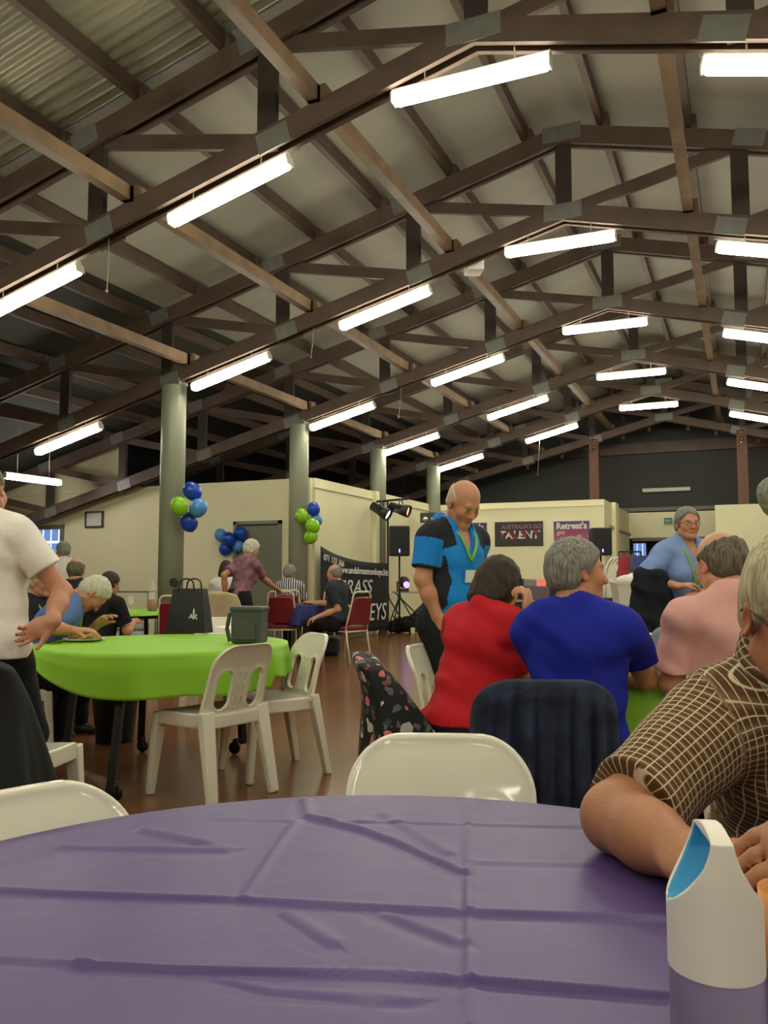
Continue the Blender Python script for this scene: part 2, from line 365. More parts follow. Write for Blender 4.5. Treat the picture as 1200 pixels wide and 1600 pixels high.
# ---------------------------------------------------------------- trusses
POSTX = [RX + 1.8 * k for k in range(-7, 6)]
XA, XB = -13.9, 8.4
def make_truss(Y):
    t = thing('roof_truss', 'x', 'roof truss', (RX, Y, ZB))
    for X1 in (XA, XB):
        for nm, z0, h in (('bottom_chord', ZB, 0.19), ('top_chord', ZT, 0.2)):
            mb = MB()
            for dy in (-0.058, 0.058): mb.bar((RX, Y + dy, z0), (X1, Y + dy, zof(z0, X1)), 0.045, h)
            mb.build(nm, M_TIMBER, t)
    for X in POSTX:
        MB().box((X, Y, (zof(ZB, X) + zof(ZT, X)) / 2), (0.17, 0.06, ZT - ZB + 0.1)).build('post', M_TIMBER_D, t)
    for i in range(len(POSTX) - 1):
        X0, X1 = POSTX[i], POSTX[i + 1]
        if X1 <= RX + 0.01: a, b_ = (X1, Y, zof(ZB, X1) + 0.02), (X0, Y, zof(ZT, X0) - 0.03)
        else: a, b_ = (X0, Y, zof(ZB, X0) + 0.02), (X1, Y, zof(ZT, X1) - 0.03)
        MB().bar(a, b_, 0.05, 0.13).build('diagonal', M_TIMBER, t)
    for X in POSTX:
        for z0 in (ZB, ZT):
            mb = MB(); an = atan(SL) * (1 if X < RX - 0.01 else -1 if X > RX + 0.01 else 0)
            R = np.array([[cos(an), 0, -sin(an)], [0, 1, 0], [sin(an), 0, cos(an)]])
            for dy in (-0.084, 0.084): mb.box((X + (0.1 if z0 == ZB else -0.1) * (1 if X < RX else -1 if X > RX + .01 else 0), Y + dy, zof(z0, X)), (0.3 if abs(X - RX) > .1 else 0.42, 0.006, 0.18), R)
            mb.build('gusset_plate', M_PLATE, t)
    return t
M_TIMBER_D = mat('black_brown_timber', srgb(58, 48, 44), 0.6, var=0.2, vscale=5)
tr0 = make_truss(TY[0])
TR_L = ['timber roof truss crossing closest above the purple table', 'dark timber roof truss nearest in view, at the top of the photo', 'dark timber roof truss resting on the nearest green column', 'dark timber roof truss over the column with lime and blue balloons',
        'dark timber roof truss on the third column, beside the stage lights', 'dark timber roof truss on the fourth column, with the farthest lit tubes', 'farthest timber roof truss, just before the dark gable wall']
tag(tr0, TR_L[0], group='roof trusses')
for i in range(1, 7): dup(tr0, (RX, TY[i], ZB), 0, TR_L[i])
TYB = [-0.95, -4.25]
for i, Y in enumerate(TYB): dup(tr0, (RX, Y, ZB), 0, ('timber roof truss just behind the camera position', 'timber roof truss second behind the camera position')[i])
# short battens hanging under the farthest truss
for i in range(10):
    X = RX - 3.6 + 0.8 * i + (0.15 if i % 2 else 0)
    z = zof(ZB, X)
    o = MB().box((X, TY[6] + 0.3, z + 0.12), (0.07, 0.05, 0.62)).build('hanging_batten', M_TIMBER_D, origin=(X, TY[6] + 0.3, z))
    tag(o, 'short dark batten, %s from the left along the farthest roof truss' % (['first'] + ORD[1:])[i], 'batten', 'hanging battens at the farthest truss')

# purlins, one run each
k = 0
for side in (-1, 1):
    for i in range(11 if side < 0 else 9):
        X = RX + side * (0.42 + 0.9 * i); mb = MB()
        mb.box((X, (YN + YF) / 2, zof(ZP, X)), (0.07, YF - YN, 0.15))
        for Y in TY:                                           # cleats where the run crosses a truss
            mb.box((X + 0.055, Y, zof(ZP, X) - 0.05), (0.06, 0.16, 0.2))
        o = mb.build('purlin', M_TIMBER, origin=(X, (YN + YF) / 2, zof(ZP, X)))
        tag(o, 'brown roof purlin under the ceiling sheets, %s to the %s of the ridge' % ((['first'] + ORD[1:])[i], 'left' if side < 0 else 'right'), 'purlin', 'roof purlins')
# tie beams on the lower chords, one per bay
XT = [-6.72, -4.87, -3.02, -0.4, 1.45, 3.3]
TN = ['over the column line', 'third left of the ridge', 'second left of the ridge', 'first right of the ridge', 'second right of the ridge', 'third right of the ridge']
TN = ['just inside the column line', 'second left of the ridge', 'first left of the ridge', 'first right of the ridge', 'second right of the ridge', 'third right of the ridge']
BN = ['in the bay closest overhead', 'in the bay between the two nearest trusses in view', 'in the bay before the balloon columns', 'in the bay beside the stage', 'in the second-last bay', 'in the last bay before the gable']
for i in range(6):
    for j, X in enumerate(XT):
        z = zof(ZB, X) + 0.15; Y0, Y1_ = TY[i], TY[i + 1]
        mb = MB().box((X, (Y0 + Y1_) / 2, z), (0.1, Y1_ - Y0 + 0.25, 0.13))
        mb.box((X + 0.07, Y1_, z - 0.02), (0.05, 0.16, 0.2))
        o = mb.build('tie_beam', M_TIE, origin=(X, (Y0 + Y1_) / 2, z))
        tag(o, 'light brown tie beam on the lower chords, %s, %s' % (TN[j], BN[i]), 'beam', 'tie beams')
# columns
for i in range(2, 6):
    X, Y = -6.98 + 0.08 * (i - 2), TY[i]; zt = zof(ZB, X) - 0.1
    c = thing('column', ['green round column nearest, with a bunch of blue and lime balloons', 'green round column at the partition corner with lime and blue balloons', 'green round column behind the stage lights and banner', 'farthest green round column, behind the man in the blue polo'][i - 2], 'column', (X, Y, 0), 0, 'round columns')
    MB().lathe([(0.165, 0), (0.165, zt - 0.02), (0.16, zt)], (X, Y, 0), 32).build('shaft', M_COLUMN, c)
    MB().box((X, Y, zt + 0.04), (0.3, 0.2, 0.08)).build('cap_plate', M_PLATE, c)
# posts of the last truss
for px_, lab in ((930, 'reddish brown post standing behind the stage partition wall'), (1162, 'grey brown post above the rear right partition wall')):
    p = atY(px_, 780, TY[6]); X = float(p[0]); zt = zof(ZB, X)
    c = thing('gable_post', lab, 'post', (X, TY[6], 0), 0, 'posts under the farthest truss')
    MB().box((X, TY[6], zt / 2), (0.24, 0.2, zt)).build('shaft', mat('red_brown_timber', srgb(104, 68, 52), 0.6, var=0.2), c)
    for dz_ in (0.15, -0.1): MB().tube([(X, TY[6] - 0.1, zt - 0.2 + dz_), (X, TY[6] - 0.125, zt - 0.2 + dz_)], 0.035).build('bolt', M_CHROME, c)
    for dz_ in (0.12, -0.12): MB().tube([(X, TY[6] - 0.1, bmz - .05 + dz_), (X, TY[6] - 0.125, bmz - .05 + dz_)], 0.035).build('bolt', M_CHROME, c)

# ---------------------------------------------------------------- fluorescent fittings
def make_light(name, tilt, label, mt, hang=0.16):
    """local: long axis x, hangs from z=0"""
    t = thing(name, label, 'light'); L = 1.24
    R = np.array([[cos(tilt), 0, -sin(tilt)], [0, 1, 0], [sin(tilt), 0, cos(tilt)]])
    MB().box(R @ np.array((0, 0, -0.03)), (L, 0.06, 0.05), R, 0.008).build('housing', M_STEELW, t)
    mb = MB(); mb.box(R @ np.array((0, 0, -0.09)), (L - 0.03, 0.11, 0.085), R, 0.035).build('diffuser', mt, t)
    for sgn in (-1, 1):
        MB().box(R @ np.array((sgn * (L / 2 - 0.008), 0, -0.08)), (0.016, 0.1, 0.085), R, 0.005).build('end_cap', M_STEELW, t)
        p = R @ np.array((sgn * 0.35, 0, 0)); MB().tube([p + np.array((0, 0, -0.01)), p + np.array((0, 0, hang))], 0.006).build('hanger', M_STEELW, t)
    return t
an = atan(SL)
pl = make_light('fluorescent_light', an, 'x', M_TUBE); pc = make_light('fluorescent_light', 0.0, 'x', M_TUBE); pr = make_light('fluorescent_light', -an, 'x', M_TUBE)
rows = [('right', pr, 0.47, ORD), ('ridge', pc, RX, ORD), ('first left', pl, -3.9, ORD), ('second left', pl, -6.1, ORD), ('third left', pl, -8.85, ORD)]
used = set()
TRN = ['the unseen truss closest overhead', 'the nearest visible truss', 'the truss on the nearest column', 'the truss on the second column', 'the truss on the third column', 'the truss on the fourth column']
for rn, proto, X, _ in rows + [('second right', pr, 2.7, ORD), ('third right', pr, 4.9, ORD)]:
    for i in range(0, 6):  # the overhead row is out of view, added to light the near tables
        if rn == 'third left' and i not in (0, 2): continue
        if 'right' in rn and rn != 'right' and i > 4: continue
        z = zof(ZB, X) - 0.13 - (0.13 if rn == 'ridge' else 0.02)
        X_ = X - (0.06 if rn == 'ridge' else 0)
        lab = 'lit fluorescent fitting under %s, %s' % (TRN[i], {'ridge': 'below the ridge', 'right': 'first right of the ridge', 'first left': 'first left of the ridge', 'second left': 'second left of the ridge', 'third left': 'third left of the ridge', 'second right': 'second right of the ridge', 'third right': 'third right of the ridge'}[rn])
        if id(proto) in used: o = dup(proto, (X_, TY[i], z), 0, lab)
        else: proto.location = (X_, TY[i], z); proto['label'] = lab; used.add(id(proto)); o = proto
        o['group'] = 'lit fluorescent fittings'
for j, Y in enumerate(TYB):  # unseen rows added to light the foreground and glint on chair backs
    for rn, proto, X, _ in rows[:4] + [('second right', pr, 2.7, ORD), ('third right', pr, 4.9, ORD)]:
        dup(proto, (X, Y, zof(ZB, X) - (0.23 if rn == 'ridge' else 0.15)), 0, 'added fluorescent fitting on the truss %s the camera position, %s' % (('just behind', 'second behind')[j], rn + ('' if rn == 'ridge' else ' of the ridge')), 'lit fluorescent fittings')
# cool white fitting near the tall left wall and an unlit one on the gable wall
p = atY(52, 750, 11.0)
zw = float(p[2]) + 0.09; wl = make_light('fluorescent_light', 0.0, 'cool white lit fluorescent fitting hung before the tall cream wall at left', M_TUBEC, zof(ZR, float(p[0])) - 0.02 - zw); wl.location = (float(p[0]), 11.0, zw); wl.rotation_euler = (0, 0, radians(88))
p = atY(1040, 764, YF - 0.3)
ul = thing('fluorescent_light', 'unlit white fluorescent fitting on the dark gable wall above the exit sign', 'light', (float(p[0]), YF - 0.1, float(p[2])))
MB().box((float(p[0]), YF - 0.08, float(p[2])), (1.25, 0.14, 0.11), None, 0.02).build('diffuser', mat('unlit_diffuser', srgb(205, 203, 192), 0.4), ul)

# ================================================================ smooth solids (signed distances meshed as surface nets)
def nrm(v): v = np.array(v, float); return v / (np.linalg.norm(v) + 1e-12)
def rot(ax, a):
    ax = nrm(ax); c, s_ = cos(a), sin(a); x, y, z = ax
    return np.array([[c + x * x * (1 - c), x * y * (1 - c) - z * s_, x * z * (1 - c) + y * s_], [y * x * (1 - c) + z * s_, c + y * y * (1 - c), y * z * (1 - c) - x * s_], [z * x * (1 - c) - y * s_, z * y * (1 - c) + x * s_, c + z * z * (1 - c)]])
class Cone:                        # limb between two joints with a radius at each
    def __init__(s, a, b, ra, rb, k=0.02, flat=None, tag=0):
        s.a = np.array(a, float); s.b = np.array(b, float); s.ra = ra; s.rb = rb; s.k = k; s.flat = flat; s.tag = tag
    def box(s):
        r = max(s.ra, s.rb) * (1.0 if not s.flat else max(1, 1 / s.flat[1])); return np.minimum(s.a, s.b) - r, np.maximum(s.a, s.b) + r
    def sd(s, X, Y, Z, off=0.0):
        d = s.b - s.a; L2 = d @ d + 1e-12
        px, py, pz = X - s.a[0], Y - s.a[1], Z - s.a[2]
        h = np.clip((px * d[0] + py * d[1] + pz * d[2]) / L2, 0, 1)
        qx, qy, qz = px - h * d[0], py - h * d[1], pz - h * d[2]
        if s.flat:                # squash across a direction: (unit vector, factor<1 thinner)
            n, f = s.flat; t = (qx * n[0] + qy * n[1] + qz * n[2]) * (1 / f - 1); qx = qx + n[0] * t; qy = qy + n[1] * t; qz = qz + n[2] * t
            return (np.sqrt(qx * qx + qy * qy + qz * qz) - (s.ra + (s.rb - s.ra) * h)) * f ** 0.5 - off
        return np.sqrt(qx * qx + qy * qy + qz * qz) - (s.ra + (s.rb - s.ra) * h) - off
class Ell:
    def __init__(s, c, r, R=None, k=0.03, tag=0):
        s.c = np.array(c, float); s.r = np.array(r if hasattr(r, '__len__') else (r, r, r), float); s.R = np.eye(3) if R is None else np.array(R, float); s.k = k; s.tag = tag
    def box(s):
        e = np.sqrt(((s.R * s.r) ** 2).sum(1)); return s.c - e, s.c + e
    def sd(s, X, Y, Z, off=0.0):
        px, py, pz = X - s.c[0], Y - s.c[1], Z - s.c[2]; R = s.R; r = s.r + off
        u = (px * R[0, 0] + py * R[1, 0] + pz * R[2, 0]) / r[0]; v = (px * R[0, 1] + py * R[1, 1] + pz * R[2, 1]) / r[1]; w = (px * R[0, 2] + py * R[1, 2] + pz * R[2, 2]) / r[2]
        k0 = np.sqrt(u * u + v * v + w * w); k1 = np.sqrt((u / r[0]) ** 2 + (v / r[1]) ** 2 + (w / r[2]) ** 2)
        return k0 * (k0 - 1) / np.maximum(k1, 1e-9)
class Fld:
    def __init__(s, lo, hi, vox):
        s.lo = np.array(lo, float) - 3 * vox; s.vox = vox; n = np.ceil((np.array(hi) - s.lo) / vox).astype(int) + 4; s.n = n
        s.ax = [s.lo[i] + vox * np.arange(n[i]) for i in range(3)]; s.D = np.full(n, 1.0, np.float32)
    def sl(s, lo, hi):
        a = np.maximum(np.floor((lo - s.lo) / s.vox).astype(int), 0); b = np.minimum(np.ceil((hi - s.lo) / s.vox).astype(int) + 1, s.n)
        return tuple(slice(i, max(i, j)) for i, j in zip(a, b))
    def xyz(s, sl): return s.ax[0][sl[0]][:, None, None], s.ax[1][sl[1]][None, :, None], s.ax[2][sl[2]][None, None, :]
    def add(s, p, off=0.0, k=None, sub=False):
        k = p.k if k is None else k; m = k + off + 3 * s.vox; lo, hi = p.box(); sl = s.sl(lo - m, hi + m)
        if any(q.start >= q.stop for q in sl): return s
        d = p.sd(*s.xyz(sl), off).astype(np.float32); D = s.D[sl]
        if sub:
            d = -d; h = np.maximum(k - np.abs(D - d), 0) / max(k, 1e-6); s.D[sl] = np.maximum(D, d) + h * h * k * 0.25
        else:
            h = np.maximum(k - np.abs(D - d), 0) / max(k, 1e-6); s.D[sl] = np.minimum(D, d) - h * h * k * 0.25
        return s
    def fn(s, f, op='max'):
        d = np.broadcast_to(f(*s.xyz((slice(None),) * 3)), s.n).astype(np.float32)
        s.D = np.maximum(s.D, d) if op == 'max' else np.minimum(s.D, d) if op == 'min' else s.D + d; return s
    def smax(s, f, k):
        d = np.broadcast_to(f(*s.xyz((slice(None),) * 3)), s.n).astype(np.float32); h = np.maximum(k - np.abs(s.D - d), 0) / k; s.D = np.maximum(s.D, d) + h * h * k * np.float32(0.25); return s
    def mesh(s):
        D = s.D; S = D < 0
        D = D.copy(); D[D == 0] = 1e-7
        c = [S[i:D.shape[0] - 1 + i, j:D.shape[1] - 1 + j, k:D.shape[2] - 1 + k] for i in (0, 1) for j in (0, 1) for k in (0, 1)]
        any_ = c[0].copy(); all_ = c[0].copy()
        for q in c[1:]: any_ |= q; all_ &= q
        act = any_ & ~all_; I = np.argwhere(act); idx = np.full(act.shape, -1, np.int64); idx[act] = np.arange(len(I))
        if len(I) == 0: return np.zeros((0, 3)), np.zeros((0, 4), int)
        offs = np.array([(i, j, k) for i in (0, 1) for j in (0, 1) for k in (0, 1)])
        val = np.stack([D[I[:, 0] + o[0], I[:, 1] + o[1], I[:, 2] + o[2]] for o in offs], 1)
        acc = np.zeros((len(I), 3)); cnt = np.zeros(len(I))
        for a in range(8):
            for b in range(a + 1, 8):
                if np.abs(offs[a] - offs[b]).sum() != 1: continue
                va, vb = val[:, a], val[:, b]; m = (va < 0) != (vb < 0); t = np.where(m, va / np.where(m, va - vb, 1), 0)
                acc += m[:, None] * (offs[a] + t[:, None] * (offs[b] - offs[a])); cnt += m
        V = s.lo + s.vox * (I + acc / cnt[:, None]); F = []
        for ax in range(3):
            a1, a2 = (ax + 1) % 3, (ax + 2) % 3; n = D.shape
            sA = [slice(1, n[i] - 1) for i in range(3)]; sB = list(sA); sA[ax] = slice(0, n[ax] - 1); sB[ax] = slice(1, n[ax])
            m = S[tuple(sA)] != S[tuple(sB)]; P = np.argwhere(m)
            if len(P) == 0: continue
            base = np.array([1, 1, 1]); base[ax] = 0; P = P + base; ins = S[P[:, 0], P[:, 1], P[:, 2]]
            def cell(d1, d2):
                Q = P.copy(); Q[:, a1] -= d1; Q[:, a2] -= d2; return idx[Q[:, 0], Q[:, 1], Q[:, 2]]
            q = np.stack([cell(1, 1), cell(0, 1), cell(0, 0), cell(1, 0)], 1); q[~ins] = q[~ins][:, ::-1]
            F.append(q[(q >= 0).all(1)])
        return V, np.concatenate(F)
def sdf_obj(name, V, F, m, parent=None, origin=None, cols=None, mat_idx=None, uv=None):
    loc = wloc(parent) if parent is not None else np.array(origin if origin is not None else (0, 0, 0), float)
    me = bpy.data.meshes.new(name); nv, nf = len(V), len(F)
    me.vertices.add(nv); me.vertices.foreach_set('co', (V - loc).astype(np.float32).ravel())
    me.loops.add(nf * 4); me.loops.foreach_set('vertex_index', F.astype(np.int32).ravel())
    me.polygons.add(nf); me.polygons.foreach_set('loop_start', np.arange(nf, dtype=np.int32) * 4)
    try: me.polygons.foreach_set('loop_total', np.full(nf, 4, np.int32))
    except Exception: pass
    me.polygons.foreach_set('use_smooth', np.ones(nf, bool))
    for q in (m if isinstance(m, (list, tuple)) else [m]): me.materials.append(q)
    if mat_idx is not None: me.polygons.foreach_set('material_index', mat_idx.astype(np.int32))
    me.update(calc_edges=True)
    if cols is not None:
        a = me.color_attributes.new('Col', 'FLOAT_COLOR', 'POINT'); a.data.foreach_set('color', np.concatenate([cols, np.ones((nv, 1))], 1).astype(np.float32).ravel())
    if uv is not None:
        l = me.uv_layers.new(name='UVMap'); l.data.foreach_set('uv', uv[F.ravel()].astype(np.float32).ravel())
    o = bpy.data.objects.new(name, me); COL.objects.link(o)
    if parent is not None: o.parent = parent
    else: o.location = loc
    return o
def sd_rbox2(x, y, cx, cy, hx, hy, r):
    qx = np.abs(x - cx) - hx + r; qy = np.abs(y - cy) - hy + r
    return np.sqrt(np.maximum(qx, 0) ** 2 + np.maximum(qy, 0) ** 2) + np.minimum(np.maximum(qx, qy), 0) - r
def sstep(a, b, x): t = np.clip((x - a) / (b - a), 0, 1); return t * t * (3 - 2 * t)
def cloth_fold(x, y, z, a=0.006):
    return a * (np.sin(23 * x + 9 * z + 2.1 * np.sin(11 * y)) * np.sin(17 * y - 13 * z + 1.7 * np.sin(9 * x + 2)) + 0.6 * np.sin(31 * z + 12 * x + 2.0 * np.sin(14 * y + 1)) + 0.28 * np.sin(66 * z + 24 * x + 3.0 * np.sin(13 * y + 9 * x)) * np.sin(11 * x + 7 * y + 1.3))

# ================================================================ chairs
def face(phi):                     # unit ground direction, phi degrees to the right of straight away from the camera
    a = radians(phi); return (FWD * cos(a) + RIGHT * sin(a))[:2]
def rz_of(d): return atan2(-d[0], d[1])      # local +y turned to d
def white_chair(label, group):
    t = thing('plastic_chair', label, 'chair', group=group)
    f = Fld((-0.23, -0.46, 0.40), (0.23, -0.08, 0.82), 0.0042)
    def back(x, y, z):
        yb = -0.195 - 0.26 * (z - 0.45) + 0.55 * x * x - 0.9 * np.maximum(z - 0.6, 0) ** 2
        w = (y - yb) * (0.965 - 0.3 * np.maximum(z - 0.62, 0))
        hw = 0.202 + 0.012 * sstep(0.62, 0.45, z)
        o = sd_rbox2(x * 0.202 / hw, z, 0, 0.53, 0.202, 0.27, 0.115)
        for s in (-1, 1): o = np.maximum(o, -sd_rbox2(x, z, s * 0.107, 0.565, 0.046, 0.098, 0.044))
        for s in (-1, 1):
            for zc in (0.497, 0.562, 0.627): o = np.maximum(o, -sd_rbox2(x, z, s * 0.019, zc, 0.0045, 0.025, 0.004))
        o = np.maximum(o, 0.425 - z)
        th = 0.0065 + 0.006 * np.exp(-(o / 0.014) ** 2) * (o < 0.01)
        w2 = np.abs(w) - th
        q = np.sqrt(np.maximum(o + 0.005, 0) ** 2 + np.maximum(w2 + 0.005, 0) ** 2) + np.minimum(np.maximum(o + 0.005, w2 + 0.005), 0) - 0.005
        return q
    f.fn(back, 'min'); V, F = f.mesh(); sdf_obj('backrest', V, F, M_WHITEP, t)
    f = Fld((-0.23, -0.24, 0.37), (0.23, 0.24, 0.47), 0.006)
    def seat(x, y, z):
        o = sd_rbox2(x, y, 0, 0.0, 0.212 - 0.02 * sstep(0, -0.2, y), 0.215, 0.06); zt = 0.442 + 0.10 * (x * x) - 0.03 * sstep(0.15, 0.22, y); zb = 0.44 - 0.055 * sstep(-0.05, -0.012, o) - 0.012
        w = np.maximum(z - zt, zb - z); return np.maximum(o, w)
    f.fn(seat, 'min'); V, F = f.mesh(); sdf_obj('seat', V, F, M_WHITEP, t)
    for sx in (-1, 1):
        for sy in (1, -1):
            a = (sx * 0.185, sy * 0.185, 0.43) if sy > 0 else (sx * 0.188, -0.185, 0.46); b = (sx * 0.215, 0.215, 0) if sy > 0 else (sx * 0.212, -0.275, 0)
            mb = MB(); w0, w1 = (0.07, 0.042) if sy > 0 else (0.085, 0.058)
            mb.bar(a, b, w0, 0.05, (0, 1, 0), w1, 0.034)
            o = mb.build('leg', M_WHITEP, t); bv = o.modifiers.new('bevel', 'BEVEL'); bv.width = 0.008; bv.segments = 2
    return t
_wc = [None]
def place_white(p, d, label, group='white plastic chairs', tilt=0):
    if _wc[0] is None: _wc[0] = white_chair(label, group); o = _wc[0]; o.location = (p[0], p[1], 0); o.rotation_euler = (0, 0, rz_of(d))
    else: o = dup(_wc[0], (p[0], p[1], 0), rz_of(d), label, group)
    return o
M_RED = mat('burgundy_vinyl', srgb(120, 28, 36), 0.45, var=0.1, vscale=8); M_CREAMF = mat('cream_metal_frame', srgb(214, 204, 178), 0.4)
def red_chair(label, group):
    t = thing('banquet_chair', label, 'chair', group=group)
    pts = [(-0.215, -0.19, 0.45), (-0.2, -0.225, 0.6), (-0.178, -0.275, 0.82)]
    for i in range(7): a = pi - pi / 2 * i / 6; pts.append((-0.108 + 0.068 * cos(a), -0.283 - 0.012 * i / 6, 0.87 + 0.068 * sin(a)))
    pts += [(-x, y, z) for x, y, z in pts[::-1]]
    MB().tube(pts, 0.012, 8).build('back_frame', M_CREAMF, t)
    mb = MB(); out = [(-0.192, 0.53), (0.192, 0.53), (0.16, 0.86), (0.15, 0.885), (0.12, 0.9), (-0.12, 0.9), (-0.15, 0.885), (-0.16, 0.86)]
    Yv = np.array([0, -0.242, 0.97]); O = np.array((0, -0.20, 0.45)) - Yv * 0.45 / 0.97
    mb.prism([(a, b) for a, b in out], O + np.array((0, 0.022, 0)), (1, 0, 0), Yv, 0.045)
    o = mb.build('back_pad', M_RED, t); bv = o.modifiers.new('bevel', 'BEVEL'); bv.width = 0.012; bv.segments = 3
    MB().box((0, 0.0, 0.455), (0.42, 0.42, 0.065), None, 0.025).build('seat_pad', M_RED, t)
    MB().tube([(-0.2, -0.2, 0.415), (-0.2, 0.19, 0.415), (0.2, 0.19, 0.415), (0.2, -0.2, 0.415)], 0.011, 8, True).build('seat_frame', M_CREAMF, t)
    for sx in (-1, 1):
        MB().tube([(sx * 0.2, 0.19, 0.42), (sx * 0.205, 0.2, 0.36), (sx * 0.21, 0.22, 0)], 0.0115, 8).build('leg', M_CREAMF, t)
        MB().tube([(sx * 0.205, -0.19, 0.45), (sx * 0.207, -0.21, 0.3), (sx * 0.21, -0.27, 0)], 0.0115, 8).build('leg', M_CREAMF, t)
    return t
_rc = [None]
def place_red(p, d, label, group='burgundy banquet chairs'):
    if _rc[0] is None: _rc[0] = red_chair(label, group); o = _rc[0]; o.location = (p[0], p[1], 0); o.rotation_euler = (0, 0, rz_of(d))
    else: o = dup(_rc[0], (p[0], p[1], 0), rz_of(d), label, group)
    return o
PC = np.array([-0.33, 0.73]); PR = 0.745          # purple table
GC = atD(256, 900, 5.0)[:2]; GR = 0.745           # near green table
HC = np.array([-0.47, 3.96]); HR = 0.74            # green table of the women
place_white(atD(676, 900, 1.82)[:2] + face(180) * 0.27, face(183), 'white plastic chair across the purple table, glossy backrest in the middle of the photo')
p = atD(38, 900, 1.345)[:2]; d_ = nrm(PC - p); place_white(p + d_ * 0.27, d_, 'white plastic chair at the left of the purple table, only its rounded top showing')
place_white((-2.65, 3.765), nrm((-0.97, 0.24, 0)), 'white plastic chair with slotted back, pushed in at the front of the near green table')
place_white(atD(424, 900, 4.95)[:2], face(-122), 'white plastic chair at the right end of the near green table, under the overhanging cloth')
p = atZ(338, 985, 0.70)[:2]; place_white(p + np.array((0.05, -0.1)), nrm(np.append(GC - p, 0)), 'white plastic chair behind the near green table, its top showing between the two bags')
pj = atD(15, 1100, 3.4)[:2]; pjd = face(8)
ck = place_white(pj, pjd, 'white plastic chair with a black jacket hung over its back')
pd = atD(850, 1100, 2.62)[:2]; DEN = (pd + face(4)[:2] * 0.27, face(4)); place_white(DEN[0], DEN[1], 'white plastic chair hidden under the dark denim jacket, below the woman in royal blue')
pf = atD(700, 1100, 3.32)[:2]; FLO = (pf, face(84)); place_white(FLO[0], FLO[1], 'white plastic chair under the woman in red, black floral garment over its back')
p = atD(740, 900, 4.15)[:2]; place_white(p, nrm(HC - p), 'white plastic chair between the polo man and the woman in red')
p = atD(1012, 990, 5.05)[:2]; place_white(p + face(0)[:2] * -0.27, face(180), 'white plastic chair at the far side of the green table of the women, empty')
pk = atD(1152, 1100, 2.95)[:2]; PINK = pk; place_white(pk, face(-12), 'white plastic chair under the man in the pink shirt')
CHK = atD(1214, 900, 1.66)[:2]; CHKD = face(178); place_white(CHK, CHKD, 'white plastic chair under the man in the checked shirt')
BLU = atD(28, 1100, 5.25)[:2]; BLUD = face(62); place_white(BLU - BLUD[:2] * 0.03, BLUD, 'white plastic chair under the man in the blue shirt bending over a plate')
# burgundy chairs
place_red(atD(291, 900, 9.1)[:2], face(10), 'burgundy chair behind the black gift bag')
place_red(atD(338, 900, 11.2)[:2], face(-8), 'burgundy chair behind the one draped with a beige coat')
BEI = (atD(358, 900, 8.9)[:2], face(8)); place_red(BEI[0], BEI[1], 'burgundy chair draped with a beige coat')
place_red(atD(444, 900, 11.6)[:2], face(2), 'burgundy chair with the hand of the standing woman on its top rail')
GM = (atD(541, 900, 11.2)[:2], face(-50)); place_red(GM[0], GM[1], 'burgundy chair under the man in dark grey, its back to the banner')
place_red(atD(512, 900, 12.75)[:2], face(200), 'burgundy chair half hidden behind the seated man in dark grey')
STR = (atD(455, 900, 12.7)[:2], face(4)); place_red(STR[0], STR[1], 'burgundy chair under the woman in the striped top')

# ================================================================ tables and cloths
M_PURP = mat('purple_plastic_cloth', srgb(80, 62, 120), 0.42, bump=0.35, bscale=7, spec=0.4)
M_GREEN = mat('lime_cloth', srgb(140, 196, 44), 0.6, var=0.05, vscale=3)
def round_table(label, C, R, z=0.745, caster=False, legs=None):
    t = thing('round_table', label, 'table', (C[0], C[1], 0))
    MB().lathe([(0, z - 0.03), (R - 0.005, z - 0.03), (R, z - 0.02), (R, z - 0.008), (R - 0.005, z - 0.004), (0, z - 0.004)], (C[0], C[1], 0), 64).build('tabletop', mat('laminate', srgb(160, 150, 130), 0.5), t)
    for i, (a, rr) in enumerate(legs or [(45, 0.55), (135, 0.55), (225, 0.55), (315, 0.55)]):
        d = np.array((cos(radians(a)), sin(radians(a)))) * R; a0 = C + d * min(rr - 0.08, 0.8); b0 = C + d * rr
        l = MB().bar((a0[0], a0[1], z - 0.03), (b0[0], b0[1], 0.06 if caster else 0.0), 0.04, 0.04).build('leg', M_BLACKM, t)
        if caster:
            q = b0 - d * 0.09; c = MB().lathe([(0, -0.013), (0.038, -0.013), (0.042, 0), (0.038, 0.013), (0, 0.013)], (q[0], q[1], 0.042), 16, rot((1, 0, 0), pi / 2)); c.bar((b0[0], b0[1], 0.09), (q[0], q[1], 0.09), 0.03, 0.02).bar((q[0], q[1], 0.1), (q[0], q[1], 0.042), 0.012, 0.034)
            c.build('caster', M_BLACKM, l)
    f = MB(); f.tube([(C[0] + 0.5 * R * cos(radians(a)), C[1] + 0.5 * R * sin(radians(a)), z - 0.06) for a in range(0, 360, 15)], 0.014, 8, True); f.build('under_frame', M_BLACKM, t)
    return t
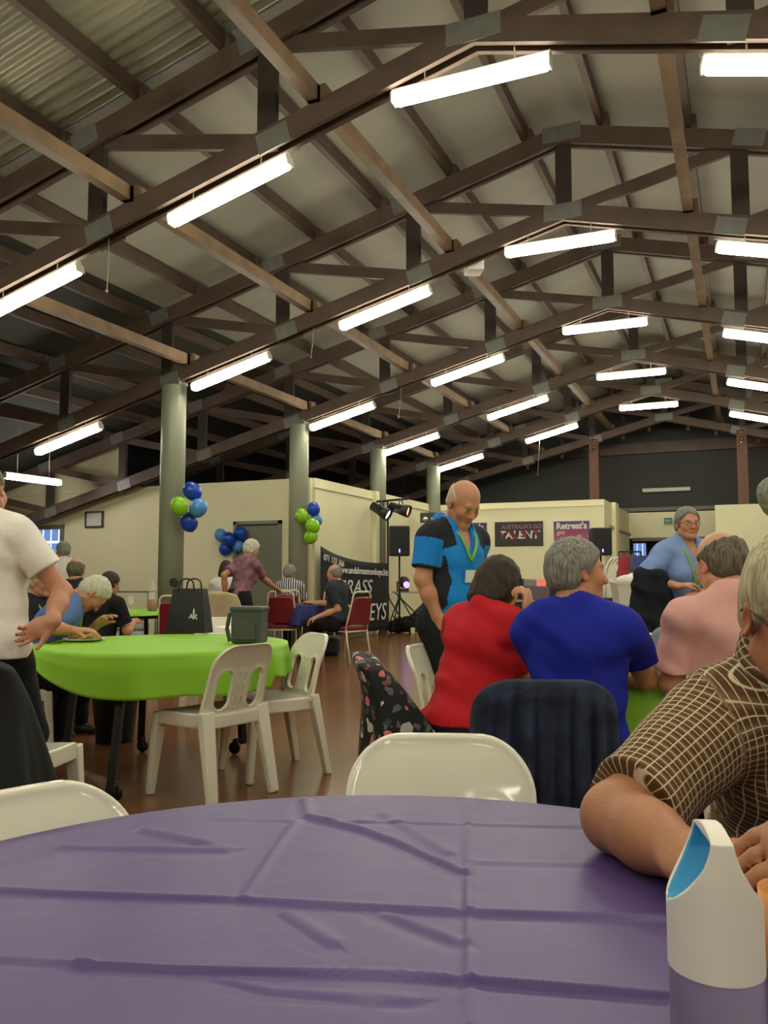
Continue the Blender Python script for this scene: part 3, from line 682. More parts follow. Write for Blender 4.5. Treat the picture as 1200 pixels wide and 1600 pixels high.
def tablecloth(name, label, C, R, z, hem, m, na=300, nr=12, crease=None, th=0.0012, fold=14, amp=0.02, group='tablecloths', nd=14):
    mb = MB(); V = []; F = []
    for j in range(nr + nd):
        for i in range(na):
            a = 2 * pi * i / na
            if j < nr:
                r = R * 1.006 * (j / (nr - 1)) ** 0.8; x, y, zz = C[0] + r * cos(a), C[1] + r * sin(a), z
                if crease is not None: zz += crease(x, y) * min(1, (R - r) / 0.03 + 0.25)
            else:
                t = (j - nr + 1) / nd; h = hem(a) * t; r = R * 1.006 + 0.012 * min(1, t * 3) + amp * t * (0.9 * sin(a * fold + 2 * sin(a * 3)) + 0.5 * sin(a * (fold * 1.7) + 1)) + 0.012 * t * t
                x, y, zz = C[0] + r * cos(a), C[1] + r * sin(a), z - 0.004 - h
            V.append((x, y, zz))
    for j in range(nr + nd - 1):
        for i in range(na): F.append((j * na + i, j * na + (i + 1) % na, (j + 1) * na + (i + 1) % na, (j + 1) * na + i))
    mb.smooth = True; mb.add(V, F); o = mb.build(name, m, origin=(C[0], C[1], z)); solid(o, th, 0.0)
    return tag(o, label, 'tablecloth', group)
# creases pressed into the purple sheet, traced where they run on the table
CR = [([(730, 1243), (733, 1420), (736, 1600)], 0.0035, 0.006), ([(560, 1282), (915, 1291)], 0.002, 0.006), ([(340, 1279), (560, 1283)], 0.0012, 0.008),
      ([(0, 1390), (120, 1396), (370, 1404), (600, 1417), (730, 1424), (1040, 1434)], 0.005, 0.007), ([(120, 1505), (270, 1513), (600, 1520), (730, 1530), (1040, 1555)], 0.0055, 0.006),
      ([(476, 1249), (482, 1275), (570, 1297), (620, 1315), (720, 1360)], 0.006, 0.009), ([(462, 1285), (430, 1330), (382, 1402)], 0.0025, 0.007), ([(100, 1322), (350, 1326)], 0.003, 0.012), ([(225, 1296), (310, 1314)], 0.004, 0.011),
      ([(600, 1270), (700, 1330)], 0.003, 0.012), ([(0, 1497), (140, 1503)], 0.002, 0.006), ([(745, 1345), (1040, 1352)], 0.0015, 0.008), ([(330, 1522), (420, 1545), (640, 1560)], 0.002, 0.008), ([(600, 1425), (720, 1470)], 0.003, 0.01), ([(450, 1425), (520, 1470)], 0.003, 0.012)]
CRW = [([atZ(a, b, 0.75)[:2] for a, b in pts], h, w) for pts, h, w in CR]
def purple_crease(x, y):
    z = 0.0008 * sin(9 * x + 4 * y) * sin(7 * y - 3 * x + 1); p = np.array((x, y))
    for pts, h, w in CRW:
        best = 9; sg = 0
        for a, b in zip(pts[:-1], pts[1:]):
            d = b - a; t = min(1, max(0, ((p - a) @ d) / (d @ d))); q = p - a - d * t; l = sqrt(q @ q)
            if l < best: best = l; sg = d[0] * q[1] - d[1] * q[0]
        if best < 5 * w: u = (best if sg > 0 else -best) / w; z += h * (exp(-u * u) - 0.55 * exp(-(u + 1.8) ** 2))
    return max(z, -0.001)
round_table('round table under the purple cloth in the foreground', PC, PR)
tablecloth('tablecloth', 'creased purple plastic tablecloth filling the foreground', PC, PR, 0.7485, lambda a: 0.26 + 0.04 * sin(4 * a), M_PURP, 640, 150, purple_crease)
round_table('round table under the lime green cloth at left, black legs on casters', GC, GR, caster=True, legs=[(-70, 1.02), (140, 0.83), (73, 0.85), (205, 0.75)])
def hem1(a):
    d = np.degrees(a) % 360
    return 0.155 + 0.1 * exp(-((d - 340) / 30) ** 2) + 0.04 * exp(-((d - 285) / 25) ** 2) - 0.12 * exp(-((d - 238) / 16) ** 2) + 0.03 * sin(4 * a)
tablecloth('tablecloth', 'lime green tablecloth on the left table carrying the black gift bag', GC, GR, 0.7485, hem1, M_GREEN, 260, 8, None, fold=7, amp=0.026)
round_table('round table under the lime cloth before the women in red and royal blue', HC, HR)
tablecloth('tablecloth', 'lime green tablecloth under the elbow of the woman in royal blue', HC, HR, 0.7485, lambda a: 0.24 + 0.02 * sin(4 * a), M_GREEN, 260, 8, None, fold=9, amp=0.02)
FC = atD(212, 900, 9.55)[:2]
t = round_table('far round table with lime cloth before the nearest column', FC, 0.72, caster=False, legs=[(20, 0.6), (110, 0.6), (200, 0.6), (290, 0.6)])
tablecloth('tablecloth', 'short lime green tablecloth on the far table with the amber bottle', FC, 0.72, 0.7485, lambda a: 0.03 + 0.01 * sin(3 * a), M_GREEN, 120, 4, None, nd=4, amp=0.004)
BC = atD(476, 900, 11.75)[:2]
round_table('small round table under the dark blue cloth', BC, 0.42)
tablecloth('tablecloth', 'dark blue tablecloth between the striped woman and the man in dark grey', BC, 0.42, 0.7485, lambda a: 0.26 + 0.02 * sin(4 * a), mat('navy_cloth', srgb(34, 42, 110), 0.6), 120, 5)

# ================================================================ things on the near tables
# bottle
BD = 0.675; bq = atD(1117, 1450, BD); BX, BY = bq[0], bq[1]; BZ = 0.7515
zt = float(atD(1117, 1291, BD)[2]); zc = float(atD(1117, 1508, BD)[2]); zs = float(atD(1117, 1405, BD)[2])
bt = thing('drink_bottle', 'frosted drink bottle with a white loop cap on the purple table', 'bottle', (BX, BY, BZ))
m = mat('frosted_clear_plastic', (0.78, 0.76, 0.84), 0.32, spec=0.5); m.node_tree.nodes['Principled BSDF'].inputs['Transmission Weight'].default_value = 0.85; m.node_tree.nodes['Principled BSDF'].inputs['IOR'].default_value = 1.2
MB().lathe([(0, BZ), (0.033, BZ), (0.0365, BZ + 0.004), (0.0365, zc + 0.004), (0.034, zc + 0.012), (0.0, zc + 0.012)], (BX, BY, 0), 48).build('bottle_body', m, bt)
hx = nrm(-RIGHT * 0.987 + FWD * 0.152); hy = np.cross(UPV, hx)       # axis of the carrying hole
def cap_parts(x, y, z):
    px, py = x - BX, y - BY; u = px * hy[0] + py * hy[1]; v = px * hx[0] + py * hx[1]; t = np.clip((z - zs) / (zt - zs), 0, 1)
    Rv = 0.0078 + 0.0296 * (1 - t) ** 1.7; r = np.sqrt(u * u + v * v)
    outer = np.maximum(np.maximum(r - 0.0374 + 0.003 * t * t, np.abs(v) - Rv), np.maximum(zc - z, z - zt + 5.5 * u * u + 2.0 * v * v))
    w = 0.0292 * np.clip(t / 0.55, 0.0, 1) ** 0.5 - 0.05 * np.maximum(t - 0.78, 0) ** 1.2
    return outer, np.maximum((np.abs(u) - w) * 0.8, np.maximum(zs - z, z - (zt - 0.0095)))
f = Fld((BX - 0.045, BY - 0.045, zc - 0.003), (BX + 0.045, BY + 0.045, zt + 0.005), 0.0008)
def smx(a, b, k): h = np.maximum(k - np.abs(a - b), 0) / k; return np.maximum(a, b) + h * h * k * 0.25
def white_cap(x, y, z): o, h = cap_parts(x, y, z); return smx(o, -(h - 0.0016), 0.003)
f.fn(white_cap, 'min'); V, F = f.mesh(); sdf_obj('loop_cap', V, F, mat('matte_white_plastic', srgb(232, 226, 216), 0.45), bt)
f = Fld((BX - 0.045, BY - 0.045, zc - 0.003), (BX + 0.045, BY + 0.045, zt + 0.005), 0.0008)
def blue_in(x, y, z): o, h = cap_parts(x, y, z); return np.maximum(smx(o + 0.0012, -h, 0.002), h - 0.0034)
f.fn(blue_in, 'min'); V, F = f.mesh(); o = sdf_obj('loop_lining', V, F, mat('blue_silicone', srgb(50, 150, 205), 0.5), bt); o['label'] = 'bright blue lining inside the loop'
# amber cup at the right edge of the photo
q = atD(1262, 1600, 0.80); cz = 0.7515
cp = thing('tumbler', 'orange tumbler at the right edge, beside the white capped bottle', 'cup', (q[0], q[1], cz))
MB().lathe([(0, cz), (0.03, cz), (0.036, cz + 0.02), (0.041, cz + 0.09), (0.0385, cz + 0.089), (0.034, cz + 0.02), (0, cz + 0.012)], (q[0], q[1], 0), 40).build('cup_wall', mat('orange_plastic', srgb(206, 132, 66), 0.35), cp)

# gift bag
def P2(x, y, z=0.7515): return atZ(x, y, z)
g = P2(296, 988); gx = nrm(RIGHT * 0.97 - FWD * 0.24); gy = np.cross(UPV, gx); s_ = 1.0
gD = float((g - CAMP) @ _f); pxm = gD / FPX
gb = thing('gift_bag', 'black paper gift bag with cord handles on the near green table', 'bag', tuple(g))
mb = MB(); w0, w1, d0, d1, h = 66 * pxm / 2, 50 * pxm / 2, 0.065, 0.035, 68 * pxm
Vb = [g + gx * sx * w0 + gy * sy * d0 for sx, sy in ((-1, -1), (1, -1), (1, 1), (-1, 1))]; Vm = [g + gx * sx * (w0 + w1) * 0.51 + gy * sy * (d0 + d1) * 0.55 + UPV * h * 0.45 for sx, sy in ((-1, -1), (1, -1), (1, 1), (-1, 1))]
Vt = [g + gx * sx * w1 + gy * sy * d1 + UPV * h for sx, sy in ((-1, -1), (1, -1), (1, 1), (-1, 1))]
mb.add(Vb + Vm + Vt, [(3, 2, 1, 0)] + [(i, (i + 1) % 4, 4 + (i + 1) % 4, 4 + i) for i in range(4)] + [(4 + i, 4 + (i + 1) % 4, 8 + (i + 1) % 4, 8 + i) for i in range(4)])
o = mb.build('bag_body', mat('black_paper', srgb(20, 21, 22), 0.45), gb); solid(o, 0.002, 1)
for sy in (-1, 1):
    hp = []
    for i in range(13):
        a = pi * i / 12; hp.append(g + gx * (cos(a) * w1 * 0.52 + sy * 0.012) + gy * sy * d1 + UPV * (h - 0.03 + 0.03 * min(1, i / 2, (12 - i) / 2) + 0.07 * sin(a) ** 0.6))
    MB().tube(hp, 0.006, 8).build('handle', M_BLACK, gb)
mb = MB()
for i in range(9):
    a = 2 * pi * i / 9; c = g - gx * (w1 * 1.05 + 0.01) + UPV * (h + 0.045); mb.tube([c + gx * 0.03, c + gx * (0.01 + 0.02 * cos(a)) + UPV * 0.03 * sin(a), c - gx * (0.02 + 0.01 * cos(2 * a)) + UPV * 0.025 * sin(a + 0.5)], [0.007, 0.011, 0.006], 6)
mb.build('ribbon_bow', M_BLACK, gb)
lg = MB(); q = g + gx * 0.06 - gy * (d0 * 0.8) + UPV * h * 0.42
def fl(c, u, v, w, hh): return [(c[0] + w * x * u[0] + hh * y * v[0], c[1] + w * x * u[1] + hh * y * v[1]) for x, y in ()]
nb = nrm(np.cross(gx, UPV)); Yb = nrm(UPV * 1 + gy * (d0 - d1) / h); O = q + nb * 0.006
for dx, dy, rx, ry, ro in ((0, 0.012, 0.006, 0.03, 0), (-0.016, -0.012, 0.006, 0.017, 0.5), (0.015, -0.012, 0.006, 0.017, -0.5), (0, -0.026, 0.007, 0.008, 0), (-0.03, -0.022, 0.007, 0.006, 0), (0.024, -0.03, 0.006, 0.006, 0)):
    lg.prism([(dx + rx * cos(a) * cos(ro) - ry * sin(a) * sin(ro), dy + rx * cos(a) * sin(ro) + ry * sin(a) * cos(ro)) for a in np.linspace(0, 2 * pi, 12)[:-1]], O, gx, Yb, 0.003)
o = lg.build('emblem', mat('white_print', (0.7, 0.7, 0.7), 0.5), gb); o['label'] = 'small white leaf emblem'
# cooler bag
c = P2(383, 1006); cD = float((c - CAMP) @ _f); k = cD / FPX; cx_ = nrm(RIGHT * 0.98 - FWD * 0.2); cy_ = np.cross(UPV, cx_)
cb = thing('cooler_bag', 'dark grey soft cooler bag on the near green table', 'bag', tuple(c)); Rc = np.stack([cx_, cy_, UPV], 1)
M_COOL = mat('grey_green_nylon', srgb(70, 72, 71), 0.55, bump=0.2, bscale=25)
hh = 56 * k; MB().box(c + cy_ * 0.07 + UPV * hh / 2, (49 * k, 0.15, hh), Rc, 0.018).build('bag_body', M_COOL, cb)
MB().box(c + cy_ * 0.07 + UPV * (hh - 0.008), (53 * k, 0.165, 0.03), Rc, 0.012).build('lid', M_COOL, cb)
MB().box(c - cy_ * 0.008 + UPV * hh * 0.36, (36 * k, 0.014, hh * 0.5), Rc, 0.006).build('pocket', M_COOL, cb)
sp = [c - cx_ * 24 * k + cy_ * 0.07 + UPV * (hh - 0.02), c - cx_ * 33 * k + cy_ * 0.06 + UPV * hh * 0.8, c - cx_ * 36 * k + cy_ * 0.05 + UPV * hh * 0.4, c - cx_ * 30 * k + cy_ * 0.04 + UPV * 0.012, c - cx_ * 24 * k + cy_ * 0.05 + UPV * 0.03]
MB().tube(sp, 0.012, 8).build('strap', M_COOL, cb)
# plate of food and keys
p = P2(131, 1001); pt = thing('plate', 'white plate with pale pastries before the man in the blue shirt', 'plate', tuple(p))
MB().lathe([(0, p[2]), (0.08, p[2]), (0.13, p[2] + 0.014), (0.128, p[2] + 0.017), (0.08, p[2] + 0.005), (0, p[2] + 0.005)], (p[0], p[1], 0), 40).build('dish', M_STEELW, pt)
for i in range(6):
    a = i * 1.05; q = (p[0] + 0.055 * cos(a), p[1] + 0.055 * sin(a), p[2] + 0.022)
    o = MB().ball(q, (0.045, 0.032, 0.02), 14, rot((0, 0, 1), a)).build('pastry', mat('pastry', srgb(222, 190, 140), 0.6, var=0.15, vscale=30), origin=q)
    tag(o, 'pale pastry on the white plate', 'pastry', 'pastries on the white plate')
p = P2(80, 1006); o = MB()
for i in range(4): a = i * 0.9; o.tube([p + np.array((0.012 * cos(t_ * 2 * pi / 12 + a) + 0.02 * i - 0.03, 0.014 * sin(t_ * 2 * pi / 12), 0.008 + 0.004 * i)) for t_ in range(12)], 0.0035, 6, True)
o.bar(p + np.array((-0.03, 0, 0.005)), p + np.array((-0.07, 0.02, 0.005)), 0.012, 0.004).bar(p + np.array((0.0, 0.01, 0.005)), p + np.array((0.05, 0.03, 0.005)), 0.012, 0.004)
tag(o.build('key_ring', M_BLACKM, origin=tuple(p)), 'small bunch of dark keys beside the white plate', 'keys')
# things on the far green table
def tt(x, y): return atZ(x, y, 0.7515)
b0 = FC + RIGHT[:2] * 0.23 - FWD[:2] * 0.1
ab = thing('glass_bottle', 'clear bottle half full of amber drink on the far green table', 'bottle', (b0[0], b0[1], 0.7515)); z0 = 0.7515
mg = mat('clear_glass', (0.9, 0.92, 0.9), 0.05); mg.node_tree.nodes['Principled BSDF'].inputs['Alpha'].default_value = 0.14
MB().lathe([(0.052, z0), (0.056, z0 + 0.01), (0.056, z0 + 0.2), (0.03, z0 + 0.25), (0.016, z0 + 0.28), (0.015, z0 + 0.34), (0.018, z0 + 0.345), (0, z0 + 0.345)], (b0[0], b0[1], 0), 24).build('glass', mg, ab)
MB().lathe([(0, z0 + 0.004), (0.05, z0 + 0.004), (0.05, z0 + 0.13), (0, z0 + 0.13)], (b0[0], b0[1], 0), 24).build('liquid', mat('amber_drink', srgb(150, 62, 20), 0.2), ab)
b0 = FC - RIGHT[:2] * 0.08 - FWD[:2] * 0.45
o = MB().box((b0[0], b0[1], z0 + 0.065), (0.09, 0.06, 0.13), rot((0, 0, 1), YAW), 0.006).build('bag_box', M_BLACK, origin=(b0[0], b0[1], z0)); o.name = 'menu_box'; tag(o, 'small upright black box on the far green table', 'box')
b0 = FC + RIGHT[:2] * 0.08 - FWD[:2] * 0.42
wg = thing('wine_glass', 'stemmed wine glass beside the amber bottle', 'glass', (b0[0], b0[1], z0))
MB().lathe([(0.034, z0), (0.034, z0 + 0.003), (0.004, z0 + 0.008), (0.004, z0 + 0.08)], (b0[0], b0[1], 0), 16).build('stem', mg, wg)
MB().lathe([(0.004, z0 + 0.08), (0.03, z0 + 0.1), (0.036, z0 + 0.14), (0.03, z0 + 0.175), (0.028, z0 + 0.175), (0.034, z0 + 0.14), (0.028, z0 + 0.102), (0, z0 + 0.085)], (b0[0], b0[1], 0), 16).build('bowl', mg, wg)
b0 = FC - RIGHT[:2] * 0.28 - FWD[:2] * 0.3
o = MB().box((b0[0], b0[1], z0 + 0.01), (0.2, 0.1, 0.018), rot((0, 0, 1), YAW), 0.005).build('serving_tray', mat('green_grey_tray', srgb(110, 130, 80), 0.5), origin=(b0[0], b0[1], z0)); tag(o, 'small flat grey green tray on the far green table', 'tray')
# wire trolley and crate beyond the far table
q = atD(205, 900, 11.6)[:2]; Rf = rot((0, 0, 1), YAW); ex, ey = RIGHT, FWD
tr = thing('wire_trolley', 'grey wire trolley piled with white cloth behind the far green table', 'trolley', (q[0], q[1], 0)); mb = MB(); Q = np.array((q[0], q[1], 0))
for sx in (-1, 1):
    for sy in (-1, 1): MB().tube([Q + ex * sx * 0.3 + ey * sy * 0.2, Q + ex * sx * 0.3 + ey * sy * 0.2 + UPV * 0.93], 0.012).build('upright', M_PLATE, tr)
for z in (0.25, 0.93):
    mb.tube([Q + ex * sx * 0.3 + ey * sy * 0.2 + UPV * z for sx, sy in ((-1, -1), (1, -1), (1, 1), (-1, 1))], 0.011, 6, True)
for i in range(9): mb.tube([Q + ex * (-0.3 + 0.075 * i) - ey * 0.2 + UPV * 0.25, Q + ex * (-0.3 + 0.075 * i) + ey * 0.2 + UPV * 0.25], 0.004, 6)
mb.build('wire_shelf', M_PLATE, tr)
for i in range(3):
    c_ = Q + UPV * (0.33 + 0.14 * i) + ex * 0.03 * (i - 1); o = MB().box(c_, (0.5, 0.34, 0.13), Rf, 0.05).build('folded_cloth', mat('white_linen', srgb(206, 208, 206), 0.8), origin=tuple(c_)); tag(o, 'folded white cloth in the wire trolley, %s' % ('lowest of three', 'middle of three', 'topmost of three')[i], 'cloth', 'white cloths in the wire trolley')
# bin
p = atZ(179, 1158, 0); M_BIN = mat('dark_green_plastic', srgb(24, 40, 34), 0.45)
bn = thing('waste_bin', 'dark green bin lined with a clear bag under the near green table', 'bin', (p[0], p[1], 0))
MB().lathe([(0, 0.0), (0.125, 0.0), (0.165, 0.39), (0.172, 0.4), (0.165, 0.405), (0.155, 0.39), (0.12, 0.012), (0, 0.012)], (p[0], p[1], 0), 32).build('bucket', M_BIN, bn)
MB().grid(lambda u, v: (p[0] + (0.175 + 0.006 * sin(40 * u)) * cos(2 * pi * u), p[1] + (0.175 + 0.006 * sin(40 * u)) * sin(2 * pi * u), 0.41 - v * (0.05 + 0.02 * sin(2 * pi * u * 3))), 60, 5, True).build('bin_liner', mat('clear_liner', srgb(70, 84, 80), 0.25), bn)
# patterned shopping bag on the floor by the dark grey man
p = atZ(496, 1030, 0); sb = thing('shopping_bag', 'small patterned blue and white bag on the floor under the seated man', 'bag', (p[0], p[1], 0))
mchk = mat('patterned_paper', srgb(120, 140, 150), 0.6, var=0.6, vscale=40)
MB().box((p[0], p[1], 0.13), (0.12, 0.2, 0.26), Rf, 0.01).build('bag_body', mchk, sb); MB().tube([(p[0], p[1], 0.25), (p[0], p[1] + 0.03, 0.34), (p[0], p[1] + 0.09, 0.34), (p[0], p[1] + 0.1, 0.25)], 0.005).build('handle', M_STEELW, sb)
p = atZ(516, 1024, 0); o = MB().box((p[0], p[1], 0.14), (0.28, 0.2, 0.28), Rf, 0.06).build('black_handbag', M_BLACK, origin=(p[0], p[1], 0)); tag(o, 'soft black handbag on the floor behind the patterned bag', 'bag')

# ================================================================ garments hung over chair backs
def garment(name, label, cat, p, d, m, w=0.44, front=0.4, back=0.42, top=0.815, lean=0.27, seed=1, hemf=None, bulge=0.02, taper=0.0, parts=None, th=0.006, bend=0.9, splay_b=0.0, splay_f=0.0):
    """a garment folded over the top rail: falls down behind and before the backrest"""
    d = nrm(np.append(np.array(d)[:2], 0)); r = np.array((d[1], -d[0], 0)); B = np.array((p[0], p[1], 0)) + d * -0.195; rg = np.random.default_rng(seed); ph = rg.uniform(0, 6, 6)
    def pt(u, v):
        x = (u - 0.5) * 2; lb, lf = back * (hemf(u) if hemf else 1), front; s_ = -lb + v * (lb + lf); 
        wd = w / 2 * (1 + taper * abs(min(s_, 0)) / back); edge = 1 - 0.10 * abs(x) ** 3
        drop = 0.12 * (1 - sqrt(max(0, 1 - (max(0.0, abs(x) - 0.4) / 0.6) ** 2)))
        zz = top - abs(s_) * (1 if abs(s_) > 0.03 else abs(s_) / 0.03) - drop * max(0.25, 1 - abs(s_) / 0.6)
        k = min(1, abs(s_) / 0.05); side = -1 if s_ < 0 else 1
        yb = -lean * (zz - 0.45) - bend * max(zz - 0.6, 0) ** 2
        f = (0.5 * sin(9 * x + ph[0]) + 0.35 * sin(17 * x + ph[1] + 2 * zz) + 0.15 * sin(31 * x + ph[2])) * min(1, abs(s_) / 0.18)
        y = yb + side * (0.014 + 0.012) * k + 0.55 * (x * w / 2) ** 2 + side * bulge * abs(f) * 1.2 + side * 0.02 * min(1, abs(s_) / 0.3) + side * abs(s_) * (splay_b if s_ < 0 else splay_f)
        return B + r * x * wd + d * y + UPV * zz
    mb = MB().grid(pt, 64, 56); o = mb.build(name, m, origin=tuple(B + UPV * top)); solid(o, th, 0); return tag(o, label, cat)
M_DEN = mat('dark_denim', srgb(40, 52, 80), 0.75, var=0.55, vscale=10, bump=0.3, bscale=90)
garment('denim_jacket', 'dark denim jacket draped over the chair of the woman in royal blue', 'jacket', DEN[0], DEN[1], M_DEN, 0.46, 0.2, 0.5, 0.83, seed=3, bulge=0.05, taper=0.1)
def tent(name, label, cat, p, d, m, top, bot, rail, dep, sb=0.0, sf=0.0, seed=1, amp=0.02, nf=7, lean=0.27, hem=None, pw=2.6, th=0.006, bend=0.9):
    """a garment thrown over the top rail and hanging all round it: rail/dep = half sizes (top, bottom) along and across the rail"""
    d = nrm(np.append(np.array(d)[:2], 0)); r = np.array((d[1], -d[0], 0)); B = np.array((p[0], p[1], 0)) + d * -0.195; ph = np.random.default_rng(seed).uniform(0, 6, 5)
    def pt(u, v):
        a = 2 * pi * u; zb = bot + (hem(a) if hem else 0); c, s_ = cos(a), sin(a); e = 2 / pw; cx = abs(c) ** e * (1 if c > 0 else -1); cy = abs(s_) ** e * (1 if s_ > 0 else -1)
        if v < 0.25: q = v / 0.25; f = sin(q * pi / 2); t = 0.0; zz = top - 0.035 * (1 - cos(q * pi / 2)) 
        else: t = (v - 0.25) / 0.75; f = 1.0; zz = top - 0.035 - (top - 0.035 - zb) * t
        fo = amp * min(1, t * 1.6) * (sin(nf * a + ph[0] + 1.5 * t) + 0.6 * sin(1.9 * nf * a + ph[1]) * t)
        hx_ = (rail[0] + (rail[1] - rail[0]) * t ** 0.8) * f + fo; hy_ = (dep[0] + (dep[1] - dep[0]) * t) * f + fo
        sh = (sf if cy > 0 else sb) * t ** 1.3 * abs(cy) * f
        zz -= 0.5 * max(0, abs(cx) - 0.6) ** 2 * (1 - t) * f * rail[0]
        return B + r * cx * hx_ + d * (cy * hy_ - lean * (zz - 0.45) - bend * max(zz - 0.6, 0) ** 2 + sh * (1 if cy > 0 else -1)) + UPV * zz
    o = MB().grid(pt, 90, 40, True).build(name, m, origin=tuple(B + UPV * top)); solid(o, th, 0); return tag(o, label, cat)
tent('black_jacket', 'black jacket draped over a chair at the left edge', 'jacket', pj, pjd, mat('black_cloth', srgb(26, 28, 29), 0.8, var=0.15), 0.85, 0.06, (0.21, 0.29), (0.06, 0.2), 0.06, 0.03, 5, 0.016, 6)
# floral cloth
mf = mat('black_floral_cloth', srgb(16, 17, 18), 0.75); nt = mf.node_tree; bs = nt.nodes['Principled BSDF']; tc = nt.nodes.new('ShaderNodeTexCoord')
prev = None
for i, (sc, thr, cols) in enumerate(((17, 0.33, [srgb(216, 120, 124), srgb(206, 196, 190)]), (13, 0.32, [srgb(190, 186, 176), srgb(150, 60, 66)]), (22, 0.36, [srgb(60, 74, 66), srgb(96, 98, 104)]))):
    vo = nt.nodes.new('ShaderNodeTexVoronoi'); vo.inputs['Scale'].default_value = sc; mpp = nt.nodes.new('ShaderNodeMapping'); mpp.inputs['Location'].default_value = (i * 3.3, 1.7 * i, 0)
    nz = nt.nodes.new('ShaderNodeTexNoise'); nz.inputs['Scale'].default_value = 30; ad = nt.nodes.new('ShaderNodeMixRGB'); ad.inputs[0].default_value = 0.04
    nt.links.new(tc.outputs['Object'], mpp.inputs['Vector']); nt.links.new(tc.outputs['Object'], nz.inputs['Vector']); nt.links.new(mpp.outputs['Vector'], ad.inputs[1]); nt.links.new(nz.outputs['Color'], ad.inputs[2]); nt.links.new(ad.outputs[0], vo.inputs['Vector'])
    lt = nt.nodes.new('ShaderNodeMath'); lt.operation = 'LESS_THAN'; lt.inputs[1].default_value = thr; nt.links.new(vo.outputs['Distance'], lt.inputs[0])
    sp_ = nt.nodes.new('ShaderNodeSeparateColor'); nt.links.new(vo.outputs['Color'], sp_.inputs[0])
    gt = nt.nodes.new('ShaderNodeMath'); gt.operation = 'GREATER_THAN'; gt.inputs[1].default_value = 0.35; nt.links.new(sp_.outputs[0], gt.inputs[0])
    ml = nt.nodes.new('ShaderNodeMath'); ml.operation = 'MULTIPLY'; nt.links.new(lt.outputs[0], ml.inputs[0]); nt.links.new(gt.outputs[0], ml.inputs[1])
    cm = nt.nodes.new('ShaderNodeMixRGB'); cm.inputs[1].default_value = (*cols[0], 1); cm.inputs[2].default_value = (*cols[1], 1); rr = nt.nodes.new('ShaderNodeMath'); rr.operation = 'GREATER_THAN'; rr.inputs[1].default_value = 0.5
    nt.links.new(sp_.outputs[1], rr.inputs[0]); nt.links.new(rr.outputs[0], cm.inputs[0])
    fm = nt.nodes.new('ShaderNodeMixRGB'); nt.links.new(ml.outputs[0], fm.inputs[0]); nt.links.new(cm.outputs[0], fm.inputs[2])
    if prev is None: fm.inputs[1].default_value = (*srgb(18, 18, 20), 1)
    else: nt.links.new(prev.outputs[0], fm.inputs[1])
    prev = fm
nt.links.new(prev.outputs[0], bs.inputs['Base Color'])
tent('floral_garment', 'black floral garment hung over the chair of the woman in red', 'garment', FLO[0], FLO[1], mf, 0.845, 0.41, (0.215, 0.235), (0.05, 0.11), 0.06, 0.09, 8, 0.012, 5, 0.26, lambda a: -0.05 * max(0, sin(a + pi)) + 0.02 * sin(3 * a), 4.0)
tent('beige_coat', 'beige coat hung over a burgundy chair behind the cooler bag', 'coat', BEI[0], BEI[1], mat('beige_wool', srgb(178, 160, 128), 0.85, var=0.12), 0.985, 0.4, (0.19, 0.31), (0.045, 0.1), 0.03, 0.03, 11, 0.018, 6, 0.2, bend=0.0)

# ================================================================ balloons
M_BB = mat('deep_blue_latex', srgb(22, 66, 176), 0.3, spec=0.5); M_BL = mat('pale_blue_latex', srgb(84, 144, 212), 0.3); M_BG = mat('lime_latex', srgb(140, 200, 40), 0.3)
def balloon(x, y, r_px, D, m, label, group):
    c = atD(x, y, D); r = 0.93 * r_px * D / FPX
    t = thing('balloon', label, 'balloon', tuple(c), 0, group)
    MB().lathe([(0, 1.12 * r)] + [(r * sin(a), r * 1.08 * cos(a) * (1 if a < pi / 2 else 1.15)) for a in np.linspace(0.1, pi - 0.12, 15)] + [(0.02 * r / 0.1 * 0.5, -1.27 * r)], tuple(c), 24, rot(RIGHT, 0.5) @ rot(FWD, 0.6 * sin(x))).build('skin', m, t)
    MB().lathe([(0.006, -1.24 * r), (0.012, -1.33 * r), (0, -1.33 * r)], tuple(c), 10, rot(RIGHT, 0.5) @ rot(FWD, 0.6 * sin(x))).build('knot', m, t)
D2 = float((np.array((-6.98, TY[2], 1.9)) - CAMP) @ _f) - 0.27
for x, y, r, m, l, dd in ((300, 767, 15, M_BB, 'deep blue balloon, topmost of the bunch on the nearest column', 0), (280, 790, 14.5, M_BG, 'lime balloon in the bunch on the nearest column', -0.2), (310, 793, 15, M_BL, 'pale blue balloon in the bunch on the nearest column', -0.06), (295, 815, 15, M_BB, 'deep blue balloon, lowest of the bunch on the nearest column', 0.03)):
    balloon(x, y, r, D2 + dd, m, l, 'balloons on the nearest column')
D3 = float((np.array((-6.9, TY[3], 1.9)) - CAMP) @ _f) - 0.27
for x, y, r, m, l, dd in ((490, 795, 11, M_BB, 'deep blue balloon, topmost of the bunch at the partition corner', 0.05), (471, 805, 11, M_BG, 'lime balloon, leftmost at the partition corner', -0.1), (494, 812, 10, M_BL, 'pale blue balloon half hidden at the partition corner', 0.12), (488, 821, 12, M_BG, 'lime balloon just above the lowest at the partition corner', -0.06), (486, 838, 11.5, M_BG, 'lime balloon, lowest of the bunch at the partition corner', 0)):
    balloon(x, y, r, D3 + dd, m, l, 'balloons at the partition corner')
D4 = float((np.array((-8.0, Y1 - 0.06, 1.8)) - CAMP) @ _f)
